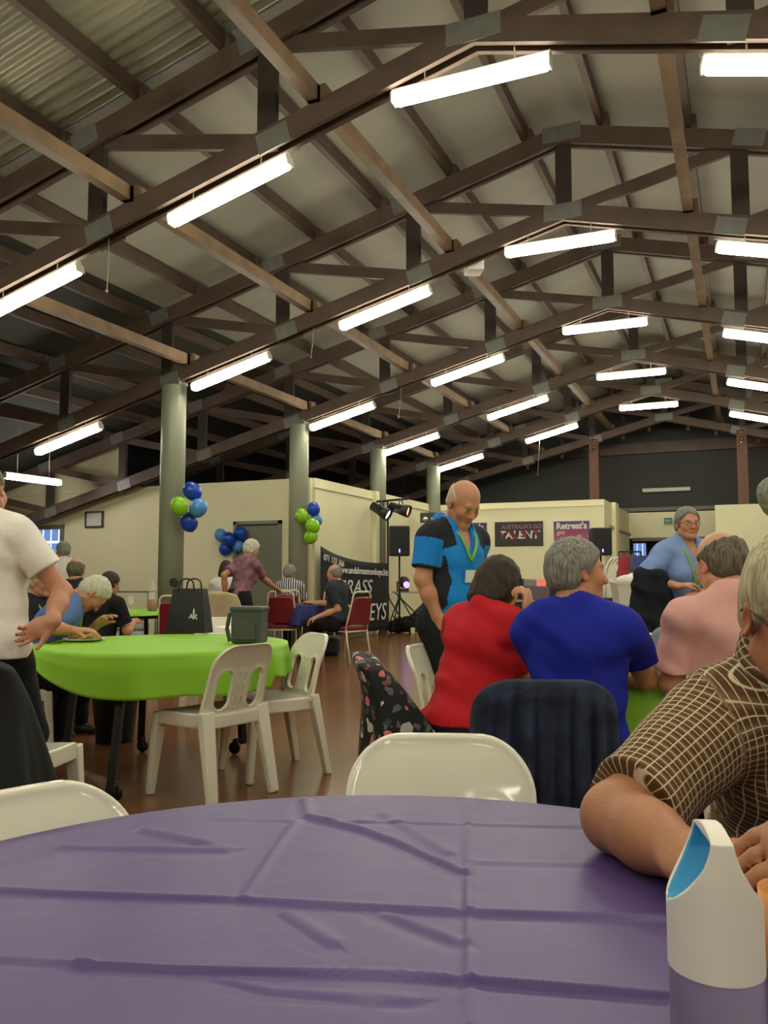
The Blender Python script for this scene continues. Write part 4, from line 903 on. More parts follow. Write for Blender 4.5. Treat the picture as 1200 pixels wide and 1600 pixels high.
for x, y, r, m, l, dd in ((345, 836, 10.5, M_BL, 'pale blue balloon at the left of the bunch by the grey door', 0.13), (357, 842, 11.5, M_BB, 'deep blue balloon in the middle of the bunch by the grey door', 0.0), (376, 833, 11, M_BB, 'deep blue balloon at upper right by the grey door', 0.05), (352, 857, 11, M_BB, 'deep blue balloon, lowest of the bunch by the grey door', 0.12), (372, 853, 9.5, M_BL, 'pale blue balloon behind the white haired standing woman', 0.1)):
    balloon(x, y, r, D4 + dd, m, l, 'balloons by the grey door')

# ================================================================ framed notice on the left wall
p = atY(147, 811.5, Y1 - 0.03); nf = thing('framed_notice', 'dark framed white notice on the cream wall beside the window', 'picture', tuple(p)); wv, hv = 0.42, 0.29
f = MB()
for sx in (-1, 1): f.box(p + np.array((sx * wv / 2, 0, 0)), (0.03, 0.03, hv + 0.03))
for sz in (-1, 1): f.box(p + np.array((0, 0, sz * hv / 2)), (wv + 0.03, 0.0299, 0.03))
f.build('frame', mat('dark_frame', srgb(70, 68, 60), 0.5), nf); MB().box(p + np.array((0, 0.01, 0)), (wv, 0.008, hv)).build('sheet', mat('notice_paper', srgb(214, 212, 198), 0.5), nf)

# ================================================================ people
SKIN = attr_mat('skin', 0.5, bump=0.12, bscale=140, sub=0.06, var=0.08, vscale=26)
def hair_mat(name, c1, c2):
    if name in MATS: return MATS[name]
    m = mat(name, c1, 0.6, spec=0.3); nt = m.node_tree; b = nt.nodes['Principled BSDF']; tc = nt.nodes.new('ShaderNodeTexCoord'); mp = nt.nodes.new('ShaderNodeMapping'); mp.inputs['Scale'].default_value = (70, 70, 7)
    n = nt.nodes.new('ShaderNodeTexNoise'); n.inputs['Scale'].default_value = 2.2; n.inputs['Detail'].default_value = 5; r = nt.nodes.new('ShaderNodeValToRGB')
    r.color_ramp.elements[0].color = (*c1, 1); r.color_ramp.elements[1].color = (*c2, 1); r.color_ramp.elements[0].position = 0.35; r.color_ramp.elements[1].position = 0.65
    bp = nt.nodes.new('ShaderNodeBump'); bp.inputs['Strength'].default_value = 0.5; bp.inputs['Distance'].default_value = 0.004
    nt.links.new(tc.outputs['Object'], mp.inputs['Vector']); nt.links.new(mp.outputs['Vector'], n.inputs['Vector']); nt.links.new(n.outputs['Fac'], r.inputs['Fac']); nt.links.new(r.outputs['Color'], b.inputs['Base Color'])
    nt.links.new(n.outputs['Fac'], bp.inputs['Height']); nt.links.new(bp.outputs['Normal'], b.inputs['Normal']); return m
H_GREY = hair_mat('grey_hair', srgb(96, 94, 88), srgb(150, 147, 138)); H_WHITE = hair_mat('white_hair', srgb(170, 165, 148), srgb(214, 210, 196)); H_DARK = hair_mat('dark_brown_hair', srgb(34, 26, 21), srgb(62, 48, 38))
H_SAND = hair_mat('pale_fair_hair', srgb(158, 144, 112), srgb(205, 194, 162)); H_MID = hair_mat('grey_brown_hair', srgb(74, 66, 54), srgb(122, 112, 96))
def fabric(name, col, bump=0.25, bs=14, var=0.06): return mat(name, col, 0.82, bump=bump, bscale=bs, var=var, vscale=12, spec=0.25)
BLACKT = fabric('black_trousers', srgb(22, 23, 26))
class Person:
    def __init__(s, label, at, pz, phi, lean=5, side=0, s_=1.0, g=1.0, fem=False, head=(0, 0, 0), vox=0.006, twist=0):
        s.label = label; s.s = s_; s.g = g; s.fem = fem; s.vox = vox; s.P = np.array((at[0], at[1], pz)); s.at = np.array((at[0], at[1], 0.0))
        f = np.append(face(phi), 0); r = np.array((f[1], -f[0], 0)); s.H0 = np.stack([r, f, UPV], 1)
        s.T = rot(f, radians(side)) @ rot(r, -radians(lean)) @ rot(UPV, -radians(twist)) @ s.H0
        s.Th = rot(r, -radians(lean * 0.5)) @ s.H0
        y, p, ro = [radians(q) for q in head[:3]]; s.HC = s.t(head[3] if len(head) > 3 else 0, 0.025 + 0.07 * sin(p), 0.655 - 0.02 * abs(sin(p)))
        s.HF = rot(s.T[:, 2], -y) @ s.T; s.HF = rot(s.HF[:, 0], -p) @ s.HF; s.HF = rot(s.HF[:, 1], ro) @ s.HF
        s.pr = {'torso': [], 'head': [], 'armL': [], 'armR': [], 'handL': [], 'handR': [], 'legL': [], 'legR': [], 'footL': [], 'footR': []}; s.el = {}; s.wr = {}; s.kn = {}; s.an = {}; s.sub = []
        s.torso(); s.headp()
    def t(s, x, y, z): return s.P + s.T @ (np.array((x, y, z)) * s.s)
    def th(s, x, y, z): return s.P + s.Th @ (np.array((x, y, z)) * s.s)
    def h(s, x, y, z): return s.HC + s.HF @ (np.array((x, y, z)) * s.s)
    def torso(s):
        g, k = s.g, s.s; A = s.pr['torso']; E = lambda c, r, kk=0.05, half=False: A.append(Ell((s.th if half else s.t)(*c), np.array(r) * k, s.Th if half else s.T, kk))
        E((0, -0.015, 0.02), (0.165 * g, 0.115 * g, 0.125), half=True); E((0, 0.0, 0.17), (0.138 * g, 0.1 * g, 0.15)); E((0, 0.005, 0.33), (0.158 * (0.5 + g / 2), 0.112 * (0.5 + g / 2), 0.19)); E((0, -0.03, 0.40), (0.145, 0.085, 0.12))
        if g > 1.04 and not s.fem: E((0, 0.05, 0.14), (0.125 * g, 0.085 * g, 0.14))
        if s.fem:
            for q in (-1, 1): E((q * 0.072, 0.092, 0.285), (0.062, 0.058, 0.062), 0.04)
        A.append(Cone(s.t(-0.14, -0.01, 0.452), s.t(0.14, -0.01, 0.452), (0.052 if s.fem else 0.058) * k, (0.052 if s.fem else 0.058) * k, 0.05))
        for q in (-1, 1): A.append(Cone(s.t(0, -0.022, 0.525), s.t(q * 0.135, -0.01, 0.47), 0.05 * k, 0.046 * k, 0.04))
        b = s.h(0, -0.03, -0.075); s.pr['head'].append(Cone(s.t(0, -0.018, 0.49), b, 0.058 * k * (0.95 if s.fem else 1.06), 0.054 * k, 0.03)); s.nb = s.t(0, -0.012, 0.51)
        s.S = {q: s.t((-1 if q == 'L' else 1) * (0.163 if s.fem else 0.176), -0.008, 0.443) for q in 'LR'}
    def headp(s):
        k = s.s; A = s.pr['head']
        E = lambda c, r, kk, R=None: A.append(Ell(s.h(*c), np.array(r if hasattr(r, '__len__') else (r,) * 3) * k, s.HF if R is None else s.HF @ R, kk)); C = lambda a, b, ra, rb, kk: A.append(Cone(s.h(*a), s.h(*b), ra * k, rb * k, kk))
        E((0, -0.012, 0.03), (0.076, 0.095, 0.086), 0.02); E((0, 0.028, -0.035), (0.061, 0.062, 0.084), 0.03)
        for q in (-1, 1):
            C((q * 0.052, -0.002, -0.062), (q * 0.02, 0.062, -0.098), 0.021, 0.017, 0.025); E((q * 0.038, 0.06, -0.03), (0.024, 0.024, 0.026), 0.02)
        E((0, 0.07, -0.1), (0.025, 0.02, 0.02), 0.02); C((-0.03, 0.079, 0.017), (0.03, 0.079, 0.017), 0.011, 0.011, 0.018)
        s.sub_eye = [Ell(s.h(q * 0.032, 0.097, -0.004), np.array((0.017, 0.016, 0.011)) * k, s.HF, 0.012) for q in (-1, 1)]
        s.post = []
        B = s.post; B.append(Cone(s.h(0, 0.086, 0.006), s.h(0, 0.107, -0.033), 0.0085 * k, 0.0125 * k, 0.012))
        for q in (-1, 1):
            B.append(Ell(s.h(q * 0.0125, 0.096, -0.037), 0.0085 * k, None, 0.008)); B.append(Ell(s.h(q * 0.032, 0.078, -0.003), 0.0125 * k, None, 0.002))
            R = rot((0, 0, 1), q * -0.35) @ rot((1, 0, 0), 0.25); B.append(Ell(s.h(q * 0.079, -0.008, -0.012), np.array((0.0085, 0.0185, 0.032)) * k, s.HF @ R, 0.01))
            B.append(Cone(s.h(q * 0.02, 0.083, -0.064), s.h(0, 0.0895, -0.0615), 0.004 * k, 0.0062 * k, 0.006)); B.append(Cone(s.h(q * 0.017, 0.082, -0.069), s.h(0, 0.0875, -0.0725), 0.004 * k, 0.0068 * k, 0.006))
        s.sub = [Ell(s.h(q * 0.087, 0.0, -0.014), np.array((0.006, 0.009, 0.018)) * k, s.HF, 0.006) for q in (-1, 1)]
    def ik(s, a, b, l1, l2, pole):
        d = b - a; L = np.linalg.norm(d)
        if L > (l1 + l2) * 0.995: b = a + d / L * (l1 + l2) * 0.995; d = b - a; L = np.linalg.norm(d)
        x = (l1 * l1 - l2 * l2 + L * L) / (2 * L); h_ = sqrt(max(0, l1 * l1 - x * x)); u = d / L; p = np.array(pole, float); p = p - u * (p @ u); p = nrm(p); return a + u * x + p * h_, b
    def arm(s, q, wrist, pole, hd=None, pn=(0, 0, -1), curl=0.35, elbow=None, th=(0.6, 0.7, 0.3), rs=1.0):
        k = s.s; S = s.S[q]; W = np.array(wrist, float)
        if elbow is not None: E = np.array(elbow, float); E = S + nrm(E - S) * min(np.linalg.norm(E - S), 0.33 * k); W = E + nrm(W - E) * min(np.linalg.norm(W - E), 0.29 * k)
        else: E, W = s.ik(S, W, 0.285 * k, 0.255 * k, pole)
        s.el[q], s.wr[q] = E, W; A = s.pr['arm' + q]; g = rs * (0.94 if s.fem else 1.04)
        A += [Ell(S, 0.06 * k * g, None, 0.03), Cone(S, E, 0.054 * k * g, 0.042 * k * g, 0.02), Cone(E, E + (W - E) * 0.45, 0.044 * k * g, 0.041 * k * g, 0.02), Cone(E + (W - E) * 0.4, W, 0.041 * k * g, 0.028 * k * g, 0.02)]
        hd = nrm(W - E if hd is None else hd); pn = np.array(pn, float); pn = nrm(pn - hd * (pn @ hd)); sd_ = np.cross(hd, pn) * (1 if q == 'L' else -1); s.hand(q, W, hd, pn, sd_, curl, th)
        return s
    def hand(s, q, W, hd, pn, sd_, curl, th):
        k = s.s * (0.95 if s.fem else 1.05); A = s.pr['hand' + q]
        A.append(Cone(W - hd * 0.01, W + hd * 0.05 * k, 0.034 * k, 0.042 * k, 0.015, (pn, 0.55))); A.append(Cone(W + hd * 0.045 * k, W + hd * 0.082 * k, 0.042 * k, 0.041 * k, 0.012, (pn, 0.42)))
        ax = np.cross(hd, pn)
        for i in range(4):
            p = W + (hd * (0.092 - 0.004 * abs(i - 1)) + sd_ * (0.030 - 0.0195 * i)) * k; d = nrm(hd + sd_ * (0.06 - 0.045 * i)); f = (0.95, 1.06, 1.0, 0.8)[i]; c = curl * (1 + 0.12 * i); r = 0.0092 * k
            A.append(Cone(p - hd * 0.02 * k, p, r * 1.05, r * 1.1, 0.006))
            for j, l in enumerate((0.042, 0.027, 0.022)):
                d = rot(ax, c * (0.9, 1.2, 0.9)[j]) @ d; e = p + d * l * f * k; A.append(Cone(p, e, r * (1.04 - 0.09 * j), r * (0.96 - 0.1 * j), 0.0025)); p = e
        p = W + (hd * 0.028 + sd_ * 0.026) * k; d = nrm(hd * th[0] + sd_ * th[1] + pn * th[2]); A.append(Cone(p - hd * .01, p + d * 0.035 * k, 0.017 * k, 0.0125 * k, 0.012)); e = p + d * 0.035 * k
        d2 = nrm(d + hd * 0.5 + pn * 0.2); A.append(Cone(e, e + d2 * 0.03 * k, 0.0118 * k, 0.0105 * k, 0.003)); e2 = e + d2 * 0.03 * k; A.append(Cone(e2, e2 + nrm(d2 + pn * .2) * 0.024 * k, 0.0105 * k, 0.0085 * k, 0.003))
    def leg(s, q, ankle, pole, toe=None):
        k, g = s.s, s.g; sg = -1 if q == 'L' else 1; Hp = s.th(sg * 0.088 * g, 0, -0.03); A_ = np.array(ankle, float); K, A_ = s.ik(Hp, A_, 0.43 * k, 0.42 * k, pole); s.kn[q], s.an[q] = K, A_
        s.pr['leg' + q] += [Cone(Hp, K, 0.088 * k * g, 0.06 * k, 0.03), Cone(K, K + (A_ - K) * 0.35 - s.H0[:, 1] * 0.015, 0.06 * k, 0.058 * k, 0.03), Cone(K + (A_ - K) * 0.35 - s.H0[:, 1] * 0.015, A_, 0.057 * k, 0.037 * k, 0.03)]
        toe = s.H0[:, 1] if toe is None else nrm(np.array(toe, float)); b = A_ * np.array((1, 1, 0)); s.pr['foot' + q] += [Cone(b - toe * 0.05 * k + UPV * 0.04, b + toe * 0.12 * k + UPV * 0.035, 0.039 * k, 0.034 * k, 0.02, (UPV, 0.9)), Cone(b + UPV * 0.04 - toe * 0.03, A_, 0.038 * k, 0.036 * k, 0.03)]
        return s
    def sit(s, fwd=0.0, spread=0.11, drop=0.09):
        for q, sg in (('L', -1), ('R', 1)): s.leg(q, s.at + s.H0 @ np.array((sg * spread, 0.40 * s.s + fwd, drop * s.s)), s.H0 @ np.array((0, 0.8, 0.75)))
        return s
    def stand(s, w=0.1, step=0.04):
        for q, sg in (('L', -1), ('R', 1)): s.leg(q, s.at + s.H0 @ np.array((sg * w, sg * step, 0.09 * s.s)), s.H0[:, 1])
        return s
    def bounds(s, keys, m=0.03):
        B = [p.box() for q in keys for p in s.pr[q]]; return np.min([b[0] for b in B], 0) - m, np.max([b[1] for b in B], 0) + m
    def skin(s, base, lip=None, brow=None, iris=srgb(70, 60, 50), hide_legs=True):
        keys = ['torso', 'armL', 'armR', 'handL', 'handR', 'head'] + ([] if hide_legs else ['legL', 'legR', 'footL', 'footR'])
        lo, hi = s.bounds(keys + ['legL', 'legR']); f = Fld(lo, hi, s.vox)
        for p in s.pr['torso']: f.add(p, -0.004)
        hd = Fld(lo, hi, s.vox)
        for p in s.pr['head']: hd.add(p)
        for p in s.sub_eye: hd.add(p, sub=True)
        for p in s.post: hd.add(p)
        for p in s.sub: hd.add(p, sub=True)
        f.D = smin(f.D, hd.D, 0.03)
        for q in 'LR':
            a = Fld(lo, hi, s.vox)
            for p in s.pr['arm' + q]: a.add(p)
            for p in s.pr['hand' + q]: a.add(p)
            f.D = smin(f.D, a.D, 0.012)
        for q in ('legL', 'legR'):
            for p in s.pr[q]: f.add(p, -0.004)
        V, F = f.mesh(); c = np.tile(np.array(base), (len(V), 1)); L = (V - s.HC) @ s.HF / s.s
        def paint(w, col): c[:] = c * (1 - w[:, None]) + np.array(col) * w[:, None]
        hm = (np.linalg.norm(L, axis=1) < 0.16); red = np.array(base) * np.array((1.08, 0.78, 0.74))
        for q in (-1, 1):
            paint(hm * 0.7 * np.exp(-(np.linalg.norm(L - (q * 0.04, 0.075, -0.03), axis=1) / 0.028) ** 2), red); paint(hm * 0.8 * np.exp(-(np.linalg.norm((L - (q * 0.08, -0.008, -0.012)) / (1.2, 1, 1), axis=1) / 0.03) ** 2), red)
        paint(hm * 0.7 * np.exp(-(np.linalg.norm(L - (0, 0.11, -0.033), axis=1) / 0.016) ** 2), red)
        lp = np.array(lip if lip is not None else np.array(base) * np.array((0.95, 0.6, 0.58))); d = np.sqrt((L[:, 0] / 0.024) ** 2 + ((L[:, 2] + 0.067) / 0.0085) ** 2 + ((L[:, 1] - 0.088) / 0.02) ** 2); paint(hm * np.clip(2.2 - 1.8 * d, 0, 1), lp)
        bc = brow if brow is not None else np.array(base) * 0.45
        for q in (-1, 1):
            d = np.sqrt(((L[:, 0] - q * 0.033) / 0.022) ** 2 + ((L[:, 2] - 0.021 + 0.15 * np.abs(L[:, 0] * q - 0.03)) / 0.005) ** 2 + ((L[:, 1] - 0.085) / 0.025) ** 2); paint(hm * np.clip(1.8 - 1.6 * d, 0, 0.8), bc)
            d = np.sqrt(((L[:, 0] - q * 0.032) / 0.013) ** 2 + ((L[:, 2] + 0.003) / 0.0062) ** 2); fr = (L[:, 1] > 0.07) & hm; paint(fr * np.clip(3.5 - 3 * d, 0, 1), (0.62, 0.58, 0.54))
            d = np.sqrt(((L[:, 0] - q * 0.032) / 0.0062) ** 2 + ((L[:, 2] + 0.003) / 0.0062) ** 2); paint(fr * np.clip(3.5 - 3 * d, 0, 1), iris)
            d = np.sqrt(((L[:, 0] - q * 0.032) / 0.016) ** 2 + ((L[:, 2] - 0.0045) / 0.0022) ** 2); paint(fr * np.clip(2 - 1.6 * d, 0, 0.7), np.array(base) * 0.3)
        o = sdf_obj('person', V, F, SKIN, None, tuple(s.at), cols=c); s.o = tag(o, s.label, 'person'); return s
    def shirt(s, m, name='shirt', sleeve=0.62, hem=-0.1, off=0.012, neck='crew', collar=False, colfn=None, uvfn=None, full=0.0, fold=0.005, skirt=0.0, cuff=0.014, sl_r=1.0):
        keys = ['torso', 'armL', 'armR']; lo, hi = s.bounds(keys, 0.06); lo[2] -= 0.1; f = Fld(lo, hi, s.vox); k = s.s
        for p in s.pr['torso']: f.add(p, off + full)
        if skirt: f.add(Cone(s.th(0, 0, 0.10), s.th(0, 0, hem - 0.06), 0.15 * s.g * k, (0.165 + skirt) * s.g * k, 0.06, (s.Th[:, 1], 0.72)))
        f.fn(lambda x, y, z: ((s.th(0, 0, hem) - np.array((0, 0, 0))) @ s.Th[:, 2] - (x * s.Th[0, 2] + y * s.Th[1, 2] + z * s.Th[2, 2])) + 0 * x, 'max')
        for q in 'LR':
            if q not in s.el: continue
            a = Fld(lo, hi, s.vox); S, E, W = s.S[q], s.el[q], s.wr[q]; g = sl_r * (0.94 if s.fem else 1.04)
            a.add(Ell(S, 0.06 * k * g, None, 0.03), off)
            if sleeve <= 1: C = S + (E - S) * sleeve; a.add(Cone(S, E, 0.056 * k * g, 0.05 * k * g, 0.02), off + cuff * 0.6); n = nrm(E - S)
            else: C = E + (W - E) * (sleeve - 1); a.add(Cone(S, E, 0.056 * k * g, 0.048 * k * g, 0.02), off); a.add(Cone(E, W, 0.048 * k * g, 0.034 * k * g, 0.02), off); n = nrm(W - E)
            if sleeve <= 1 or True: a.fn(lambda x, y, z: (x - C[0]) * n[0] + (y - C[1]) * n[1] + (z - C[2]) * n[2] if sleeve <= 1 else np.maximum((x - C[0]) * n[0] + (y - C[1]) * n[1] + (z - C[2]) * n[2], -1), 'max')
            f.D = smin(f.D, a.D, 0.02)
        b = s.h(0, -0.03, -0.06); up = nrm(b - s.nb)
        if neck == 'crew': f.add(Cone(s.nb + up * 0.018, s.nb + up * 0.12, 0.07 * k, 0.08 * k, 0.008), sub=True)
        else:
            f.add(Cone(s.nb + up * 0.018, s.nb + up * 0.12, 0.07 * k, 0.08 * k, 0.008), sub=True); f.add(Cone(s.t(0, 0.06, 0.53), s.t(0, 0.15, 0.36), 0.05 * k, 0.012 * k, 0.006), sub=True)
        if fold: f.D = f.D + np.float32(fold) * np.broadcast_to(cloth_fold(*f.xyz((slice(None),) * 3), 0.8), f.D.shape).astype(np.float32)
        s.sf = f; V, F = f.mesh(); cols = uv = None
        if colfn is not None:
            L = (V - s.P) @ s.T / k; cols = np.array(colfn(s, V, L))
        if uvfn is not None: uv = uvfn(s, V, (V - s.P) @ s.T / k)
        s.so = sdf_obj(name, V, F, m, s.o, cols=cols, uv=uv); return s
    def collar_(s, m, h_=0.055, open_=0.5, r=0.082):
        k = s.s; mb = MB()
        def pt(u, v):
            a = pi / 2 + open_ * 0.5 + (2 * pi - open_) * u; rr = (r + 0.016 * sin(v * pi) ** 0.5 + 0.012 * v) * k; w = v * (1 if v < 0.45 else 0.9 - v) ; zz = 0.555 - 0.018 * cos(a - pi / 2) * 1.6
            z = zz + (0.02 * min(1, v / 0.3) if v < 0.3 else 0.02 - (v - 0.3) / 0.7 * (h_ + 0.045 * exp(-((abs(((u - 0.5) * 2)) - 1) / 0.14) ** 2))); rr += 0.03 * k * max(0, v - 0.3)
            return s.t(rr / k * cos(a), -0.016 + rr / k * sin(a) * 0.98 + max(0, v - .3) * 0.012, z - 0.012)
        mb.grid(pt, 48, 12); o = mb.build('collar', m, s.o); solid(o, 0.003, 0); l = o.data.uv_layers.new(name='UVMap'); co = (np.array([(v.co.x, v.co.y, v.co.z) for v in o.data.vertices]) + s.at - s.P) @ s.T; uvs = np.stack([co[:, 0] + 0.5 * co[:, 1], co[:, 2]], 1)
        for lp_ in o.data.loops: l.data[lp_.index].uv = uvs[lp_.vertex_index]
        return s
    def trousers(s, m, name='trousers', waist=0.1, off=0.012, end=1.0, fold=0.004, shoes=None, skirt=False):
        keys = ['legL', 'legR']; lo, hi = s.bounds(keys + ['torso'], 0.05); f = Fld(lo, hi, s.vox * 1.2)
        for p in s.pr['torso'][:2]: f.add(p, off)
        for q in keys:
            for p in s.pr[q]: f.add(p, off)
        c = s.th(0, 0, waist) @ s.Th[:, 2]; f.fn(lambda x, y, z: x * s.Th[0, 2] + y * s.Th[1, 2] + z * s.Th[2, 2] - c, 'max'); f.fn(lambda x, y, z: 0.075 * s.s - z + 0 * x + 0 * y, 'max')
        if fold: f.D = f.D + np.float32(fold) * np.broadcast_to(cloth_fold(*f.xyz((slice(None),) * 3), 0.8), f.D.shape).astype(np.float32)
        V, F = f.mesh(); sdf_obj(name, V, F, m, s.o)
        for q in 'LR':
            lo, hi = s.bounds(['foot' + q]); f = Fld(lo, hi, 0.006)
            for p in s.pr['foot' + q]: f.add(p, 0.004)
            f.fn(lambda x, y, z: 0.004 - z + 0 * x + 0 * y, 'max'); f.fn(lambda x, y, z: z - 0.1 + 0 * x + 0 * y, 'max'); V, F = f.mesh(); sdf_obj('shoe', V, F, shoes or M_BLACK, s.o)
        return s
    def hair(s, style, m, vox=None, thick=0.011):
        k = s.s; vox = vox or min(s.vox, 0.005); f = Fld(s.HC - 0.2 * k, s.HC + 0.19 * k, vox); L = lambda x, y, z: [(s.HF[0, i] * (x - s.HC[0]) + s.HF[1, i] * (y - s.HC[1]) + s.HF[2, i] * (z - s.HC[2])) / k for i in range(3)]
        E = lambda c, r, kk=0.03: f.add(Ell(s.h(*c), np.array(r) * k, s.HF, kk)); t = thick
        if style == 'bob':
            E((0, -0.014, 0.032), (0.088, 0.108, 0.1)); E((0, -0.03, -0.045), (0.098, 0.09, 0.088), 0.05); E((0, -0.05, -0.09), (0.088, 0.062, 0.05), 0.04)
            f.fn(lambda x, y, z: (lambda a: np.minimum(np.maximum(-0.125 - a[2], np.minimum(a[1] - 0.03, 0.055 - a[2] - (np.abs(a[0]) > .2))), 9))(L(x, y, z)) * k, 'max')
        elif style in ('short', 'crop', 'fluffy'):
            th = t * (1.9 if style == 'fluffy' else 1.0)
            E((0, -0.014, 0.032), (0.076 + th, 0.096 + th, 0.086 + th)); E((0, -0.045, -0.02), (0.066 + th, 0.058 + th, 0.06 + th))
            f.smax(lambda x, y, z: (lambda a: (np.where(a[1] < -0.02, -0.078 + 0 * a[1], np.where(a[1] < 0.015, -0.035 + (a[1] + 0.02) * 0.6, -0.012 + (a[1] - 0.015) * 1.4)) + 0.006 * np.sin(75 * a[0]) - a[2]))(L(x, y, z)) * k * 0.8, 0.018)
        elif style == 'bald':
            E((0, -0.014, 0.03), (0.076 + t, 0.096 + t, 0.086 + t)); E((0, -0.045, -0.02), (0.066 + t, 0.058 + t, 0.06 + t))
            f.smax(lambda x, y, z: (lambda a: np.maximum(np.where(a[1] < -0.02, -0.075 + 0 * a[1], -0.03 + (a[1] + 0.02) * 0.9) - a[2], np.maximum(a[2] - 0.062 + 0.35 * (a[1] + 0.05), a[1] - 0.035)))(L(x, y, z)) * k * 0.8, 0.01)
        f.D = f.D + np.broadcast_to((lambda a: 0.0022 * np.sin(70 * a[0] + 25 * a[1] + 3 * np.sin(30 * a[2])) * np.sin(60 * a[1] - 18 * a[2] + 2 * np.sin(40 * a[0])) + 0.0015 * np.sin(140 * a[0] + 50 * a[2]) * np.sin(120 * a[1]))(L(*f.xyz((slice(None),) * 3))), f.D.shape).astype(np.float32) * (1.6 if style == 'fluffy' else 1.0)
        V, F = f.mesh(); sdf_obj('hair', V, F, m, s.o); return s
    def glasses(s, m):
        mb = MB(); k = s.s
        for q in (-1, 1):
            mb.tube([s.h(q * 0.033 + 0.024 * cos(a), 0.104 - 0.012 * abs(cos(a)) * (1 if q * cos(a) > 0 else 0.2), -0.006 + 0.017 * sin(a)) for a in np.linspace(0, 2 * pi, 20)[:-1]], 0.0016 * k, 6, True); mb.tube([s.h(q * 0.057, 0.094, 0.0), s.h(q * 0.073, 0.05, 0.0), s.h(q * 0.082, -0.012, 0.006), s.h(q * 0.08, -0.035, -0.012)], 0.002 * k, 6)
        mb.tube([s.h(-0.01, 0.104, -0.002), s.h(0, 0.112, 0.0), s.h(0.01, 0.104, -0.002)], 0.0016 * k, 6); mb.build('glasses', m, s.o); return s
    def lanyard(s, m, drop=0.2, x0=0.075, card=True, back=True, shift=0.0):
        f = s.sf; D = f.D; pts = []
        def surf(x, z):
            for y in np.linspace(0.3, -0.1, 90):
                p = s.t(x, y, z); i = np.round((p - f.lo) / f.vox).astype(int)
                if (i >= 0).all() and (i < f.n).all() and D[i[0], i[1], i[2]] < 0.002: return s.t(x, y + 0.009, z)
            return s.t(x, 0.1, z)
        b = [s.t(0.073 * cos(a), -0.015 + 0.073 * sin(a), 0.528 + 0.012 * -sin(a)) for a in np.linspace(0.3, -pi - 0.3, 14)]
        L = [surf(-x0 + (x0 + shift) * t ** 1.4, 0.49 - (0.49 - drop) * t) for t in np.linspace(0.0, 1, 9)]; R = [surf(x0 + (shift - x0) * t ** 1.4, 0.49 - (0.49 - drop) * t) for t in np.linspace(0.0, 1, 9)]
        path = R[::-1] + b + L; mb = MB()
        for _ in range(2): path = [path[0]] + [(path[i - 1] + 2 * path[i] + path[i + 1]) / 4 for i in range(1, len(path) - 1)] + [path[-1]]
        mb.tube(path, 0.0075 * s.s, 8)
        o = mb.build('lanyard', m, s.o)
        if card:
            e = surf(shift, drop - 0.03) + s.T[:, 1] * 0.006; MB().box(e - s.T[:, 2] * 0.05, (0.09 * s.s, 0.003, 0.065 * s.s), s.T).build('name_card', mat('white_card', srgb(216, 218, 220), 0.5), o)
        return s
def smin(a, b, k):
    h = np.maximum(k - np.abs(a - b), 0) / k; return np.minimum(a, b) - h * h * k * np.float32(0.25)
M_LAN = mat('lime_ribbon', srgb(122, 176, 42), 0.5)
SK1 = srgb(196, 140, 112); SK2 = srgb(188, 134, 100); SK3 = srgb(176, 122, 90); SK4 = srgb(206, 152, 124)
W = atD

# ---- man in the blue polo
q = atD(704, 900, 4.45)
def polo(s, V, L):
    blue = np.array(srgb(30, 132, 222)); dk = np.array(srgb(34, 38, 46)); c = np.tile(blue, (len(V), 1)); ax = np.abs(L[:, 0])
    arm = np.zeros(len(V), bool); cuff = np.zeros(len(V), bool)
    for k in 'LR':
        d = s.el[k] - s.S[k]; u = ((V - s.S[k]) @ d) / (d @ d); near = np.linalg.norm(V - s.S[k] - np.clip(u, 0, 1)[:, None] * d, axis=1) < 0.105; cuff |= near & (u > 0.66) & (ax > 0.15); arm |= near & (u > 0.0) & (ax > 0.155 + 0.04 * np.maximum(L[:, 2] - 0.42, 0))
    yoke = (ax > 0.085) & (L[:, 2] > 0.415 - 0.35 * (ax - 0.1)) & ~arm; side = (ax > 0.108 + 0.25 * np.abs(L[:, 2] - 0.22)) & (L[:, 2] < 0.36) & ~arm & (np.abs(L[:, 1]) < 0.11)
    c[yoke | side | cuff] = dk; return c
p = Person('standing bald man in a bright blue and black polo shirt looking down', q, 0.9, 140, lean=4, s_=1.0, g=1.1, head=(8, 30, 0), vox=0.005)
p.arm('R', W(683, 962, 4.28), None, elbow=W(661, 905, 4.3), hd=-UPV * 0.85 + RIGHT * 0.45 - FWD * 0.1, pn=RIGHT * 0.7 + FWD * 0.6, curl=0.3); p.arm('L', p.t(0.0, 0.2, 0) * 0 + W(752, 970, 4.4), -p.H0[:, 1], pn=-RIGHT, curl=0.4); p.stand()
p.skin(SK1, brow=srgb(150, 120, 100)); p.shirt(attr_mat('polo_cloth', 0.8, bump=0.25, bscale=14, spec=0.25), 'polo_shirt', 0.74, 0.04, neck='v', colfn=polo, full=0.004); p.collar_(fabric('blue_collar', srgb(30, 132, 222)), 0.06, 1.2); p.trousers(BLACKT, waist=0.1); p.hair('bald', hair_mat('cropped_white_hair', srgb(186, 160, 140), srgb(206, 184, 164)), thick=0.003); p.lanyard(M_LAN, 0.34, 0.06, shift=0.02)
